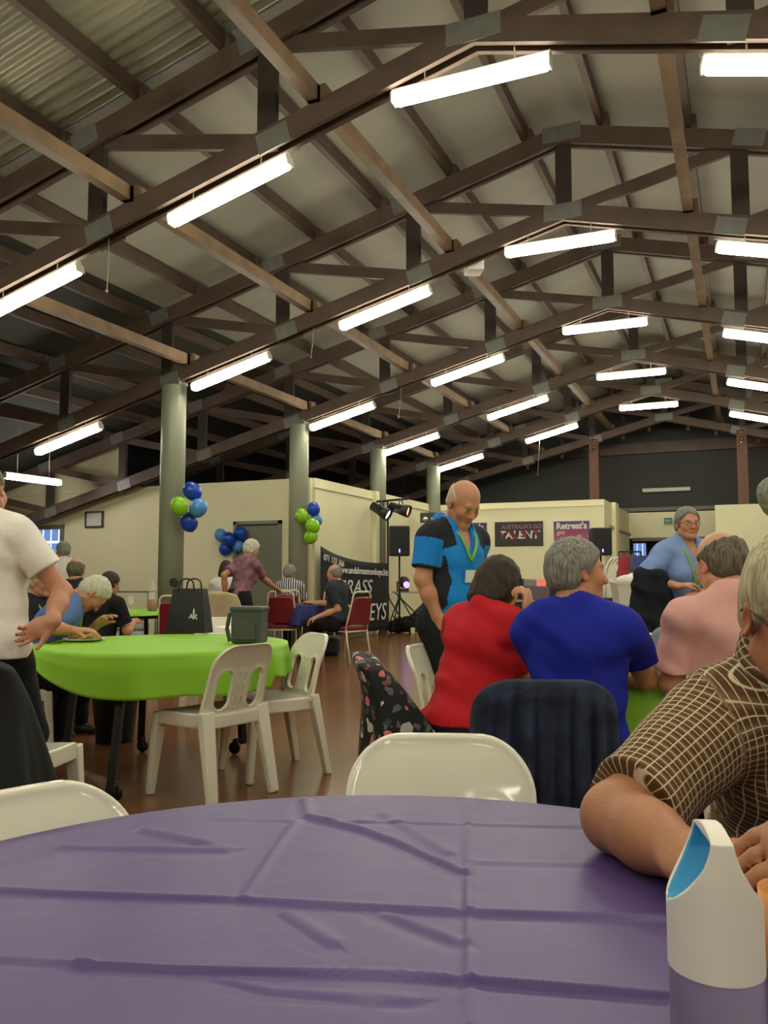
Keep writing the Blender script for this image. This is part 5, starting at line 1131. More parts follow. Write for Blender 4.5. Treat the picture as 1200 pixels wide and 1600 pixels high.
# ---- woman in red
p = Person('seated woman with a dark bob and red top, one hand raised to her face', atD(718, 900, 3.3), 0.535, 50, lean=19, s_=0.95, g=1.12, fem=True, head=(0, 8, 0), vox=0.005)
p.arm('R', W(824, 962, 3.28), None, elbow=W(812, 1056, 3.32), hd=UPV * 0.9 + RIGHT * 0.05 + FWD * .1, pn=-RIGHT * 0.8 + FWD * 0.3, curl=0.75); p.arm('L', W(800, 1020, 3.75), -UPV, curl=0.3); p.sit()
p.skin(SK4); p.shirt(fabric('red_jersey', srgb(186, 26, 38)), 'red_top', 0.78, 0.03, full=0.002, fold=0.011); p.trousers(BLACKT, waist=0.04); p.hair('bob', H_DARK)
# ---- woman in royal blue
q = atD(902, 900, 2.86)
p = Person('grey haired woman in a royal blue top seen from behind, elbow on the table', q, 0.535, 12, lean=6, s_=0.97, g=1.02, fem=True, head=(62, -2, 0), vox=0.005, twist=6)
p.arm('R', W(955, 1052, 3.18), None, elbow=W(1008, 1060, 3.0), curl=0.3); p.arm('L', W(895, 1050, 3.25), -UPV, curl=0.3); p.sit()
p.skin(SK2); p.shirt(fabric('royal_blue_jersey', srgb(26, 36, 152)), 'blue_top', 0.62, -0.1, full=0.002, fold=0.009, neck='crew'); p.trousers(fabric('blue_trousers', srgb(24, 30, 90))); p.hair('short', H_GREY, thick=0.014); p.lanyard(M_LAN, 0.25)
# ---- man in pink
p = Person('balding man in a pale pink shirt seen from behind at the table of the women', PINK, 0.55, -8, lean=4, s_=1.0, g=0.98, head=(-8, 12, 0), vox=0.005)
p.arm('L', W(1050, 1040, 3.4), None, elbow=W(1048, 1066, 3.0), curl=0.3); p.arm('R', W(1210, 1030, 3.35), -UPV, curl=0.3); p.sit()
p.skin(SK4); p.shirt(fabric('pink_cotton', srgb(218, 164, 158)), 'pink_shirt', 0.75, -0.16, full=0.002, fold=0.011); p.trousers(BLACKT); p.hair('bald', H_MID, thick=0.008); p.lanyard(M_LAN, 0.25)
# ---- standing woman in light blue with a dark jacket over her arm
q = atD(1071, 900, 6.0)
p = Person('standing woman with glasses in a light blue top, dark jacket over her arm', q, 0.9, 168, lean=2, s_=0.965, g=1.12, fem=True, head=(10, 0, 0), vox=0.005)
p.arm('R', W(1062, 916, 5.72), None, elbow=W(1005, 905, 5.9), hd=RIGHT * 0.9 + UPV * 0.1, pn=-UPV, curl=0.5); p.arm('L', W(1096, 928, 5.72), None, elbow=W(1125, 912, 5.9), hd=-RIGHT * 0.8, pn=-UPV, curl=0.5); p.stand()
p.skin(SK1, brow=srgb(110, 96, 80)); p.shirt(fabric('light_blue_jersey', srgb(126, 150, 204)), 'blue_top', 0.85, -0.16, neck='v', full=0.006, fold=0.006, cuff=0.03); p.trousers(BLACKT); p.hair('short', H_GREY, thick=0.013); p.glasses(M_BLACK); p.lanyard(M_LAN, 0.16, 0.08)
f = Fld(W(990, 1000, 6.0) - 0.25, W(1065, 880, 5.8) + 0.3, 0.008); a = p.el['R']; b = p.wr['R']
for i in range(7):
    t_ = i / 6; c = a + (b - a) * t_ * 0.62 + UPV * 0.035 + (RIGHT * -0.02); f.add(Cone(c, c + UPV * -(0.40 - 0.06 * abs(t_ - 0.3)) + RIGHT * (-0.03 + 0.05 * t_) - FWD * 0.02 * (i % 2), 0.052, 0.066 + 0.01 * (i % 2), 0.03))
f.D = f.D + np.broadcast_to(cloth_fold(*f.xyz((slice(None),) * 3), 0.012), f.D.shape).astype(np.float32); V, F = f.mesh(); o = sdf_obj('folded_jacket', V, F, fabric('navy_black_cloth', srgb(22, 24, 34)), None, tuple(a)); tag(o, 'dark navy jacket hanging over the arm of the woman in light blue', 'jacket')
# ---- man in the checked shirt
mc = mat('checked_cotton', srgb(104, 78, 52), 0.85, bump=0.15, bscale=18, spec=0.2); nt = mc.node_tree; uvn = nt.nodes.new('ShaderNodeUVMap'); sx = nt.nodes.new('ShaderNodeSeparateXYZ'); nt.links.new(uvn.outputs[0], sx.inputs[0])
def line(out, per, w):
    a = nt.nodes.new('ShaderNodeMath'); a.operation = 'PINGPONG'; a.inputs[1].default_value = per / 2; nt.links.new(out, a.inputs[0]); b_ = nt.nodes.new('ShaderNodeMapRange'); b_.interpolation_type = 'SMOOTHSTEP'; b_.inputs[1].default_value = w; b_.inputs[2].default_value = w * 0.4; b_.inputs[3].default_value = 0; b_.inputs[4].default_value = 1; nt.links.new(a.outputs[0], b_.inputs[0]); return b_.outputs[0]
PER = 0.0128
def mx(fac, c1, c2, a):
    n = nt.nodes.new('ShaderNodeMixRGB'); nt.links.new(fac, n.inputs[0]); n.inputs[2].default_value = (*c2, 1)
    if c1 is None: nt.links.new(a, n.inputs[1])
    else: n.inputs[1].default_value = (*c1, 1)
    return n.outputs[0]
bn_ = nt.nodes.new('ShaderNodeMath'); bn_.operation = 'MULTIPLY'; bn_.inputs[1].default_value = 0.55; nt.links.new(line(sx.outputs[1], PER * 2, PER * 0.55), bn_.inputs[0])
c0 = mx(bn_.outputs[0], srgb(92, 66, 42), srgb(142, 112, 80), None); 
for ch in (0, 1): c0 = mx(line(sx.outputs[ch], PER, 0.0012), None, srgb(214, 200, 172), c0)
nt.links.new(c0, nt.nodes['Principled BSDF'].inputs['Base Color'])
def check_uv(s, V, L):
    uv = np.stack([L[:, 0], L[:, 2]], 1) * s.s
    for k in 'LR':
        ax = nrm(s.el[k] - s.S[k]); r = V - s.S[k]; u = r @ ax; e2 = nrm(UPV - ax * (UPV @ ax) - FWD * 0.5); e2 = nrm(e2 - ax * (e2 @ ax)); e1 = np.cross(ax, e2); on = (np.abs(L[:, 0]) > 0.172) & (L[:, 0] * (-1 if k == 'L' else 1) > 0) | ((u > 0.10) & (np.linalg.norm(r - u[:, None] * ax, axis=1) < 0.1) & (L[:, 0] * (-1 if k == 'L' else 1) > 0.12))
        w = np.stack([np.arctan2(r @ e1, r @ e2) * 0.062, u], 1); uv[on] = w[on]
    return uv
q = atD(1234, 900, 1.64)
p = Person('white haired man with glasses in a brown checked shirt, forearm on the purple table', q, 0.57, 177, lean=33, side=15, s_=1.02, g=1.1, head=(12, -16, -10, 0.04), vox=0.0042)
p.arm('R', atZ(1088, 1348, 0.795), None, elbow=atZ(963, 1277, 0.80), hd=RIGHT * 0.93 - FWD * 0.3, pn=-UPV * 0.9 + FWD * 0.3, curl=0.16, rs=1.03); p.arm('L', W(1362, 1296, 0.96), RIGHT - UPV * 0.4 + FWD * 0.3, hd=-RIGHT * 0.93 - FWD * 0.06 - UPV * 0.2, pn=-UPV * 0.75 + FWD * 0.5, curl=0.26); p.sit()
p.skin(SK3); p.shirt(mc, 'checked_shirt', 0.86, -0.12, neck='v', uvfn=check_uv, full=0.006, fold=0.007, cuff=0.016); p.collar_(mc, 0.06, 1.3); p.trousers(BLACKT); p.hair('short', H_SAND, thick=0.009, vox=0.0035); p.glasses(M_BLACK); p.lanyard(M_LAN, 0.2, 0.08)
# ---- grey haired head at the right edge
q = atD(1335, 900, 3.8)
p = Person('grey haired person standing at the right edge of the photo', q, 0.93, 62, lean=-18, side=-14, s_=0.985, head=(0, 5, -10, -0.08), vox=0.007); p.arm('L', p.P + np.array((0, 0, -0.1)) - p.H0[:, 0] * 0.3, -p.H0[:, 1]); p.arm('R', p.P + np.array((0, 0, -0.1)) + p.H0[:, 0] * 0.3, -p.H0[:, 1]); p.stand(); p.skin(SK2); p.shirt(fabric('grey_jersey', srgb(120, 120, 124)), 'shirt', 0.8); p.trousers(BLACKT); p.hair('short', H_GREY, thick=0.01)
# ---- soft grey blue bundle on the table beside the pink shirt
b0 = atZ(1031, 1058, 0.751); f = Fld(b0 - 0.2, b0 + np.array((0.2, 0.2, 0.3)), 0.006)
f.add(Cone(b0 + UPV * 0.07, b0 + UPV * 0.15 + RIGHT * 0.015, 0.075, 0.05, 0.04)); f.add(Cone(b0 + UPV * 0.05 + RIGHT * 0.06, b0 + UPV * 0.12 + RIGHT * 0.05 + FWD * 0.05, 0.06, 0.045, 0.05)); f.add(Cone(b0 + UPV * 0.04 - RIGHT * 0.03, b0 + UPV * 0.035 + FWD * 0.12, 0.05, 0.045, 0.04))
f.fn(lambda x, y, z: 0.7515 - z + 0 * x + 0 * y, 'max'); f.D = f.D + np.broadcast_to(cloth_fold(*f.xyz((slice(None),) * 3), 0.012), f.D.shape).astype(np.float32); f.fn(lambda x, y, z: 0.7515 - z + 0 * x + 0 * y, 'max')
V, F = f.mesh(); o = sdf_obj('bundled_cardigan', V, F, fabric('grey_blue_cotton', srgb(126, 142, 158)), None, tuple(b0)); tag(o, 'bundled grey blue garment on the green table beside the pink shirt', 'garment')
# ---- woman in white at the left edge
q = atD(-20, 900, 3.42)
mwh = fabric('white_lace_knit', srgb(238, 232, 226), 0.3, 45, 0.04)
p = Person('woman in a white top standing at the left edge, hand behind her back', q, 0.865, 4, lean=2, side=-5, s_=0.99, g=1.05, fem=True, head=(0, 5, -6), vox=0.0055)
p.arm('R', W(80, 972, 3.30), None, elbow=W(97, 925, 3.45), hd=-RIGHT * 0.85 - UPV * 0.45 - FWD * 0.1, pn=-FWD, curl=0.5); p.arm('L', W(-70, 975, 3.3), None, elbow=W(-115, 925, 3.45), hd=RIGHT * 0.85 - UPV * 0.4, pn=-FWD, curl=0.4); p.stand()
p.skin(SK1); p.shirt(mwh, 'white_top', 0.62, -0.045, full=0.01, fold=0.006, skirt=0.012, cuff=0.025); p.trousers(BLACKT); p.hair('short', H_MID)
# ---- man in blue bending over the plate
p = Person('white haired man in a blue shirt seated and bending over the plate', BLU, 0.575, 64, lean=39, s_=0.98, g=1.08, head=(0, 26, 0), vox=0.006)
p.arm('R', W(116, 986, 5.02), None, elbow=W(66, 980, 4.92), hd=RIGHT, pn=-UPV, curl=0.3); p.arm('L', W(148, 980, 5.45), -UPV, curl=0.3); p.sit(-0.2)
p.skin(SK2); p.shirt(fabric('mid_blue_cotton', srgb(84, 110, 168)), 'blue_shirt', 0.8, -0.1, full=0.006, fold=0.008); p.trousers(BLACKT, shoes=fabric('brown_leather', srgb(70, 52, 40))); p.hair('short', H_WHITE, thick=0.009); p.lanyard(M_LAN, 0.2)
# ---- people farther back
def seated(label, px_, D, zc, phi, shirt, hair, style, skin=SK2, s_=0.97, lean=4, fem=False, head=(0, 0, 0), g=1.05, vox=0.008, sleeve=0.75, lan=False, arms=None, stand=False, hem=-0.12, sname='shirt'):
    p = Person(label, atD(px_, 900, D), zc - 0.655 * s_ * cos(radians(lean)), phi, lean, 0, s_, g, fem, head, vox); H = p.H0
    for k, sg in (('L', -1), ('R', 1)):
        if arms and k in arms: w_, e_ = arms[k]; p.arm(k, w_, None, elbow=e_, curl=0.4)
        elif stand: p.arm(k, p.P + H @ np.array((sg * 0.25, 0.1, -0.05)), -H[:, 1])
        else: p.arm(k, p.P + H @ np.array((sg * 0.12, 0.36, 0.22)), H @ np.array((sg * 0.5, -0.3, -1)), curl=0.4)
    (p.stand if stand else p.sit)(); p.skin(skin); p.shirt(shirt, sname, sleeve, hem); p.trousers(BLACKT); p.hair(style, hair, vox=0.006)
    if lan: p.lanyard(M_LAN, 0.2)
    return p
NAVY = fabric('navy_jersey', srgb(32, 36, 48)); WHT = fabric('white_cotton', srgb(214, 208, 204))
seated('balding person in a dark top with a lime lanyard, seated behind the blue shirted man', 116, 8.1, 1.215, -6, NAVY, H_MID, 'bald', lan=True)
seated('grey haired person in white standing by the window at the left wall', 101, 10.6, 1.48, -50, WHT, H_GREY, 'short', s_=0.95, stand=True, fem=True)
seated('fair haired woman glimpsed behind the arm of the woman in white', 57, 6.2, 1.11, 115, NAVY, H_SAND, 'short', fem=True, s_=0.94, lan=True)
seated('person in black leaning on the far green table, behind the bending man', 152, 7.7, 1.08, 25, fabric('black_jersey', srgb(22, 22, 24)), H_DARK, 'short', s_=0.94, lean=14)
# standing woman with the patterned blouse
mb_ = fabric('mauve_print', srgb(130, 92, 104), 0.3, 14, 0.45)
p = seated('white haired woman in a mauve patterned blouse standing with a hand on a chair', 374, 10.5, 1.50, 40, mb_, H_WHITE, 'fluffy', s_=0.985, lean=16, fem=True, stand=True, hem=-0.16, sname='blouse', vox=0.0065, arms={'R': (W(433, 921, 11.0), W(412, 905, 10.75)), 'L': (W(352, 930, 10.5), W(348, 900, 10.4))})
seated('dark haired person in white seated behind the woman in the mauve blouse', 351, 11.4, 1.24, 10, WHT, H_DARK, 'bob', s_=1.0, fem=True)
ms = mat('striped_jersey', srgb(30, 30, 34), 0.8); nt = ms.node_tree; tc = nt.nodes.new('ShaderNodeTexCoord'); wv_ = nt.nodes.new('ShaderNodeTexWave'); wv_.inputs['Scale'].default_value = 9; wv_.bands_direction = 'X'; mpp = nt.nodes.new('ShaderNodeMapping'); mpp.inputs['Rotation'].default_value = (0, 0, -YAW); rp = nt.nodes.new('ShaderNodeValToRGB'); rp.color_ramp.elements[0].position = 0.5; rp.color_ramp.elements[1].position = 0.55; rp.color_ramp.elements[0].color = (*srgb(28, 28, 34), 1); rp.color_ramp.elements[1].color = (*srgb(206, 206, 204), 1)
nt.links.new(tc.outputs['Object'], mpp.inputs[0]); nt.links.new(mpp.outputs[0], wv_.inputs[0]); nt.links.new(wv_.outputs['Fac'], rp.inputs[0]); nt.links.new(rp.outputs[0], nt.nodes['Principled BSDF'].inputs['Base Color'])
seated('grey haired woman in a striped top seated with her back to the photo', 452, 12.68, 1.2, 4, ms, H_GREY, 'fluffy', s_=0.98, fem=True, head=(15, 0, 0))
p = seated('balding man in dark grey seated facing left before the black banner', 530, 11.15, 1.19, -62, fabric('charcoal_polo', srgb(46, 50, 58)), H_GREY, 'bald', SK1, s_=0.99, lean=5, g=1.15, vox=0.0065, arms={'L': (W(491, 966, 10.95), W(528, 952, 11.0)), 'R': (W(487, 942, 11.5), W(505, 950, 11.4))})

# ================================================================ stage corner
def onW3(x, y): return atY(x, y, Y3 - 0.01)
# black banner with the band lettering, slung from the corner column to the light stand
bl = np.array((-6.66, 12.62, 0)); br_ = atY(606, 900, 14.85); br_[2] = 0; bx = nrm(br_ - bl); Lb = np.linalg.norm(br_ - bl); bn = np.cross(bx, UPV)
def zpx(x, y, P): return EYE + (900 - y) / FPX * float((P - CAMP) @ _f) * 1.0
ztl = float(atD(482, 853, float((bl + UPV * 1.7 - CAMP) @ _f))[2]); ztr = float(atD(606, 880, float((br_ + UPV * 1.4 - CAMP) @ _f))[2]); zbr = float(atD(606, 976, float((br_ + UPV * 0.2 - CAMP) @ _f))[2])
bo = thing('banner', 'black cloth banner with white band lettering slung beside the corner column', 'banner', tuple(bl + bx * Lb / 2 + UPV * 0.3))
def bpt(u, v):
    top = ztl + (ztr - ztl) * u - 0.30 * (u * (1 - u)) * 1.3 * (1 + 0.5 * (0.5 - u)); z = 0.12 + (top - 0.12) * v
    return bl + bx * Lb * u + UPV * z + bn * (0.02 * sin(14 * u + 2 * v) * (1 - v * 0.6))
o = MB().grid(bpt, 60, 14).build('cloth', mat('black_banner_cloth', srgb(24, 25, 27), 0.7), bo); solid(o, 0.004, 0)
M_LET = mat('white_lettering', srgb(206, 206, 202), 0.6)
def btext(name, txt, size, u, v, sx=1.0, bold=0.0, shear=0.0, tilt=0.0):
    O = np.array(bpt(u, v)) + bn * 0.035; X = bx * cos(tilt) + UPV * sin(tilt); Yv = np.cross(bn, X); Mx = frame_mat(O, X, np.cross(bn, X)); return text_mesh(name, txt, size, Mx, M_LET, bo, 0.003, bold, shear, 'CENTER', sx)
if bn @ (CAMP - bl) < 0: bn = -bn; 
tl = atan2(ztr - ztl, Lb)
btext('web_lettering', 'www.andabrassmonkeys.biz', 0.17, 0.60, 0.86, 0.9, 0.004, 0, tl * 0.25)
btext('phone_lettering', '071 133 366', 0.15, 0.17, 0.90, 0.85, 0.003, 0, tl * 1.6)
btext('band_lettering', 'BRASS', 0.36, 0.46, 0.62, 1.1, 0.0, 0.25); btext('band_lettering', 'MONKEYS', 0.46, 0.53, 0.26, 0.85, 0.0, 0.2)
# tripod stands
def stand(name, label, cat, P, h, r=0.018, spread=0.45, zj=0.75):
    t = thing(name, label, cat, (P[0], P[1], 0)); MB().tube([(P[0], P[1], 0.12), (P[0], P[1], h)], r).build('pole', M_BLACKM, t); MB().lathe([(0.03, zj - 0.05), (0.035, zj), (0.03, zj + 0.05)], (P[0], P[1], 0), 12).build('collar', M_BLACK, t)
    for i in range(3):
        a = radians(30 + 120 * i); e = (P[0] + spread * cos(a), P[1] + spread * sin(a), 0.012); MB().tube([(P[0], P[1], zj), e], 0.013).build('leg', M_BLACKM, t); m_ = (P[0] + spread * 0.5 * cos(a), P[1] + spread * 0.5 * sin(a), zj * 0.5); MB().tube([(P[0], P[1], 0.2), m_], 0.009).build('brace', M_BLACKM, t)
    return t
lp = atD(606, 900, 16.2); zl_ = float(atD(606, 781, 16.2)[2]); ls = stand('light_stand', 'tall black tripod stand with a crossbar for the two stage lights', 'stand', lp, zl_, 0.022)
e0, e1 = atD(588, 784, 16.2), atD(640, 779, 16.2); MB().tube([e0, e1], 0.022).build('crossbar', M_BLACKM, ls)
def parcan(label, x, y, ang, D, col, s_):
    c = atD(x, y, D); d = nrm(RIGHT * cos(ang) - UPV * sin(ang) - FWD * 0.35); t = thing('stage_light', label, 'stage light', tuple(c), 0, 'stage lights on the crossbar')
    X = nrm(np.cross(d, FWD)); R = np.stack([X, np.cross(d, X), d], 1)
    MB().lathe([(0.05, -0.26), (0.09, -0.24), (0.095, -0.05), (0.11, 0.0), (0.125, 0.17), (0.118, 0.17), (0.1, 0.0)], tuple(c), 20, R).build('can', M_BLACK, t)
    o = MB().lathe([(0.0, 0.10), (0.108, 0.12)], tuple(c), 20, R).build('lens', emit('lamp_glow_' + label.split()[0], col, s_), t); o['label'] = 'glowing lens'
    MB().tube([c + R[:, 1] * 0.13, c + R[:, 1] * 0.13 + UPV * 0.12, c + UPV * 0.2, c - R[:, 1] * 0.13 + UPV * 0.12, c - R[:, 1] * 0.13], 0.012).build('yoke', M_BLACKM, t)
    MB().tube([c + UPV * 0.2, (c[0], c[1], float(e0[2]) + (float(e1[2]) - float(e0[2])) * (x - 588) / 52)], 0.016).build('clamp', M_BLACKM, t)
parcan('pale glowing stage light, left on the crossbar', 597, 799, 0.55, 16.1, (1, 0.95, 0.85), 4); parcan('red glowing stage light, right on the crossbar', 627, 796, 0.3, 16.1, (1.0, 0.25, 0.15), 4)
def speaker(label, x0, x1, y0, y1, D, slab, ybot):
    c = atD((x0 + x1) / 2, (y0 + y1) / 2, D); w, h = (x1 - x0) * D / FPX, (y1 - y0) * D / FPX; st = stand('speaker_stand', slab, 'stand', c, float(c[2]) - h / 2, 0.02)
    t = thing('loudspeaker', label, 'speaker', (c[0], c[1], c[2] - h / 2)); Rk = rot((0, 0, 1), YAW); MB().box(c, (w, 0.36, h), Rk, 0.03).build('cabinet', M_BLACK, t)
    MB().box(c - FWD * 0.183, (w * 0.9, 0.012, h * 0.92), Rk, 0.005).build('grille', mat('black_grille', srgb(18, 19, 20), 0.7, bump=0.5, bscale=300), t)
    o = MB().box(c - FWD * 0.192 - UPV * h * 0.33, (0.025, 0.004, 0.07), Rk).build('indicator', emit('blue_indicator', (0.35, 0.4, 1.0), 2.5), t); o['label'] = 'small blue white light'
    return t
speaker('black loudspeaker on a tripod stand before the side wall, left of the polo man', 608, 640, 822, 869, 16.3, 'black tripod stand under the left loudspeaker', 960)
speaker('black loudspeaker on a stand at the corner of the stage wall beside the poster', 923, 953, 825, 868, 17.4, 'black tripod stand under the loudspeaker beside the poster', 960)
# side table with the violet moving light
p = atD(648, 924, 16.9); zt_ = float(p[2]); Rk = rot((0, 0, 1), YAW); kt = thing('folding_table', 'narrow folding table with crossed black legs behind the loudspeaker stand', 'table', (p[0], p[1], 0))
MB().box(p - UPV * 0.015, (0.95, 0.4, 0.03), Rk, 0.008).build('tabletop', mat('grey_laminate', srgb(150, 146, 150), 0.4), kt)
for sy in (-1, 1):
    for sx_ in (-1, 1): MB().tube([p + FWD * sy * 0.15 + RIGHT * sx_ * 0.4 - UPV * 0.03, p + FWD * sy * 0.15 - RIGHT * sx_ * 0.4 - UPV * (zt_ - 0.012)], 0.014).build('leg', M_BLACKM, kt)
c = atD(631, 913, 16.8); c[2] = zt_; mh = thing('moving_head_light', 'black moving stage light glowing violet on the folding table', 'stage light', tuple(c))
MB().box(c + UPV * 0.03, (0.2, 0.2, 0.06), Rk, 0.01).build('base', M_BLACK, mh); MB().ball(c + UPV * 0.19, (0.12, 0.11, 0.12), 18).build('head', M_BLACK, mh); MB().tube([c + RIGHT * s_ for s_ in (-0.13, -0.13)][:1] + [c - RIGHT * 0.13 + UPV * 0.03, c - RIGHT * 0.135 + UPV * 0.2], 0.018).build('arm', M_BLACK, mh)
o = MB().lathe([(0, 0), (0.062, 0.0), (0.06, 0.02), (0, 0.03)], tuple(c + UPV * 0.14 - FWD * 0.11 + RIGHT * 0.05), 18, np.stack([RIGHT, UPV, -FWD], 1)).build('lens', emit('violet_glow', (0.45, 0.12, 1.0), 6), mh); o['label'] = 'bright violet lens'
# soft instrument bags on the floor
f = Fld(W(598, 990, 16.5) - 0.4, W(690, 930, 17.4) + 0.5, 0.014); b0 = atZ(640, 981, 0.0)
b0 = atD(611, 985, 16.7); b0[2] = 0; 
for i in range(8):
    t_ = i / 7; c = b0 + RIGHT * (0.05 + 1.0 * t_) + UPV * (0.13 + 0.17 * t_) + FWD * 0.05; f.add(Ell(c, (0.16, 0.15, 0.12 + 0.12 * t_), np.eye(3), 0.08))
f.fn(lambda x, y, z: 0.005 - z + 0 * x + 0 * y, 'max'); f.D = f.D + np.broadcast_to(cloth_fold(*f.xyz((slice(None),) * 3), 0.015), f.D.shape).astype(np.float32)
V, F = f.mesh(); o = sdf_obj('instrument_bag', V, F, fabric('black_nylon', srgb(22, 23, 24)), None, tuple(b0)); tag(o, 'long soft black instrument bag lying on the floor behind the polo man', 'bag')
for i, (x, w_) in enumerate(((645, 0.09), (656, 0.14))):
    c = atD(x, 981, 16.5); c[2] = 0; o = MB().box(c + UPV * 0.06, (w_, 0.1, 0.12), Rk, 0.008).build('cream_box', mat('cream_card', srgb(214, 204, 160), 0.6), origin=tuple(c)); tag(o, ('smaller cream box on the floor before the instrument bag', 'wider cream box on the floor before the instrument bag')[i], 'box')
# light bar in the corner
c = atD(690, 809, 18.3); lb = thing('light_bar', 'black bar of round lamps mounted at the stage wall corner behind the polo man', 'stage light', tuple(c)); MB().box(c, (0.95, 0.12, 0.22), Rk, 0.01).build('bar', M_BLACK, lb)
for i in range(5): MB().lathe([(0, 0), (0.07, 0), (0.06, 0.02), (0, 0.025)], tuple(c - RIGHT * (0.36 - 0.18 * i) - FWD * 0.06 - UPV * 0.03), 14, np.stack([RIGHT, UPV, -FWD], 1)).build('lamp', M_CHROME, lb)
stb = MB().tube([c - UPV * 0.1, (c[0], c[1], 0.02)], 0.02).lathe([(0.3, 0), (0.3, 0.02), (0.03, 0.03)], (c[0], c[1], 0), 20); stb.build('pole', M_BLACKM, lb)

# ---------------------------------------------------------------- posters on the stage wall
def poster(label, x0, x1, y0, y1, base, frame=None):
    a = onW3(x0, y0); b = onW3(x1, y1); c = (a + b) / 2; w, h = abs(b[0] - a[0]), abs(a[2] - b[2]); t = thing('poster', label, 'poster', (c[0], Y3 - 0.006, c[2]), 0, 'posters on the stage wall')
    MB().box((c[0], Y3 - 0.008, c[2]), (w, 0.012, h)).build('sheet', base, t); return t, c, w, h
def grad(name, c0, c1, c2):
    m = mat(name, c0, 0.5); nt = m.node_tree; tc = nt.nodes.new('ShaderNodeTexCoord'); s = nt.nodes.new('ShaderNodeSeparateXYZ'); r = nt.nodes.new('ShaderNodeValToRGB'); nt.links.new(tc.outputs['Generated'], s.inputs[0]); nt.links.new(s.outputs[2], r.inputs[0])
    r.color_ramp.elements[0].color = (*c0, 1); r.color_ramp.elements[1].color = (*c2, 1); e = r.color_ramp.elements.new(0.5); e.color = (*c1, 1); nt.links.new(r.outputs[0], nt.nodes['Principled BSDF'].inputs[0]); return m
def flat(name, t, outs, m, d): 
    mb = MB(); [mb.prism(o, (0, Y3 - 0.0145 - d, 0), (1, 0, 0), (0, 0, 1), 0.0008) for o in outs]; return mb.build(name, m, t)
MP_ = lambda c, dz=0, dx=0, d=0.016: frame_mat((c[0] + dx, Y3 - d, c[2] + dz), (1, 0, 0), (0, 0, 1))
t, c, w, h = poster('dark talent show poster on the stage wall above the woman with the dark bob', 773, 849, 816, 853, mat('poster_black', srgb(38, 30, 34), 0.5))
text_mesh('lettering', "AUSTRALIA'S GOT", 0.13, MP_(c, 0.16, 0.1), mat('poster_grey', srgb(150, 110, 112), 0.6), t, 0.001, 0.001, 0, 'CENTER', 0.95)
tm = mat('flag_lettering', srgb(200, 190, 190), 0.6); nt = tm.node_tree; tc = nt.nodes.new('ShaderNodeTexCoord'); wv_ = nt.nodes.new('ShaderNodeTexWave'); wv_.inputs['Scale'].default_value = 1.3; mpp = nt.nodes.new('ShaderNodeMapping'); mpp.inputs['Rotation'].default_value = (0, 0.6, 0); rp = nt.nodes.new('ShaderNodeValToRGB'); rp.color_ramp.interpolation = 'CONSTANT'
rp.color_ramp.elements[0].color = (*srgb(206, 200, 200), 1); rp.color_ramp.elements[1].color = (*srgb(150, 30, 46), 1); rp.color_ramp.elements[1].position = 0.62; nt.links.new(tc.outputs['Object'], mpp.inputs[0]); nt.links.new(mpp.outputs[0], wv_.inputs[0]); nt.links.new(wv_.outputs['Fac'], rp.inputs[0]); nt.links.new(rp.outputs[0], nt.nodes['Principled BSDF'].inputs[0])
text_mesh('lettering', 'TALENT', 0.25, MP_(c, -0.03), tm, t, 0.001, 0.008, 0.1, 'CENTER', 1.05)
t, c, w, h = poster("purple poster headed Retreat's beside the right loudspeaker", 865, 922, 815, 872, grad('poster_purple', srgb(70, 66, 150), srgb(150, 84, 130), srgb(74, 46, 116)))
text_mesh('lettering', "Retreat's", 0.2, MP_(c, h * 0.37), M_LET, t, 0.001, 0.008, 0, 'CENTER', 0.95); text_mesh('lettering', 'got', 0.13, MP_(c, h * 0.2, -w * 0.3), mat('yellow_print', srgb(206, 170, 70), 0.6), t, 0.001, 0.004, 0.1); text_mesh('lettering', 'TALENT', 0.13, MP_(c, h * 0.2, w * 0.1), mat('red_print', srgb(176, 44, 66), 0.6), t, 0.001, 0.004, 0.1)
circ = lambda cx, cz, rx, rz: [(cx + rx * cos(a), cz + rz * sin(a)) for a in np.linspace(0, 2 * pi, 20)[:-1]]
for dx, dz, sc_ in ((-0.22, -0.18, 0.85), (0.17, -0.10, 1.0)):
    cx, cz = c[0] + dx, c[2] + dz; flat('printed_suit', t, [[(cx - 0.17 * sc_, c[2] - h / 2 + 0.005), (cx + 0.15 * sc_, c[2] - h / 2 + 0.005), (cx + 0.15 * sc_, cz - 0.02), (cx + 0.06 * sc_, cz + 0.05), (cx - 0.05 * sc_, cz + 0.05), (cx - 0.16 * sc_, cz - 0.03)]], mat('printed_dark', srgb(34, 34, 48), 0.5), 0); flat('printed_face', t, [circ(cx, cz + 0.13 * sc_, 0.062 * sc_, 0.085 * sc_)], mat('printed_skin', srgb(196, 140, 124), 0.5), 0.001)
t, c, w, h = poster('purple poster half hidden behind the shoulder of the polo man', 707, 761, 818, 874, grad('poster_violet', srgb(96, 60, 140), srgb(66, 50, 130), srgb(60, 44, 112)))
text_mesh('lettering', "Retreat's", 0.19, MP_(c, h * 0.37), M_LET, t, 0.001, 0.008)
hp = atD(885, 880, 16.5)                           # head before the poster
seated('person with cropped brown hair at the rear, head before the purple poster', 881, 15.9, 1.52, -10, fabric('tan_cotton', srgb(150, 120, 96)), H_MID, 'short', stand=True, s_=0.98)

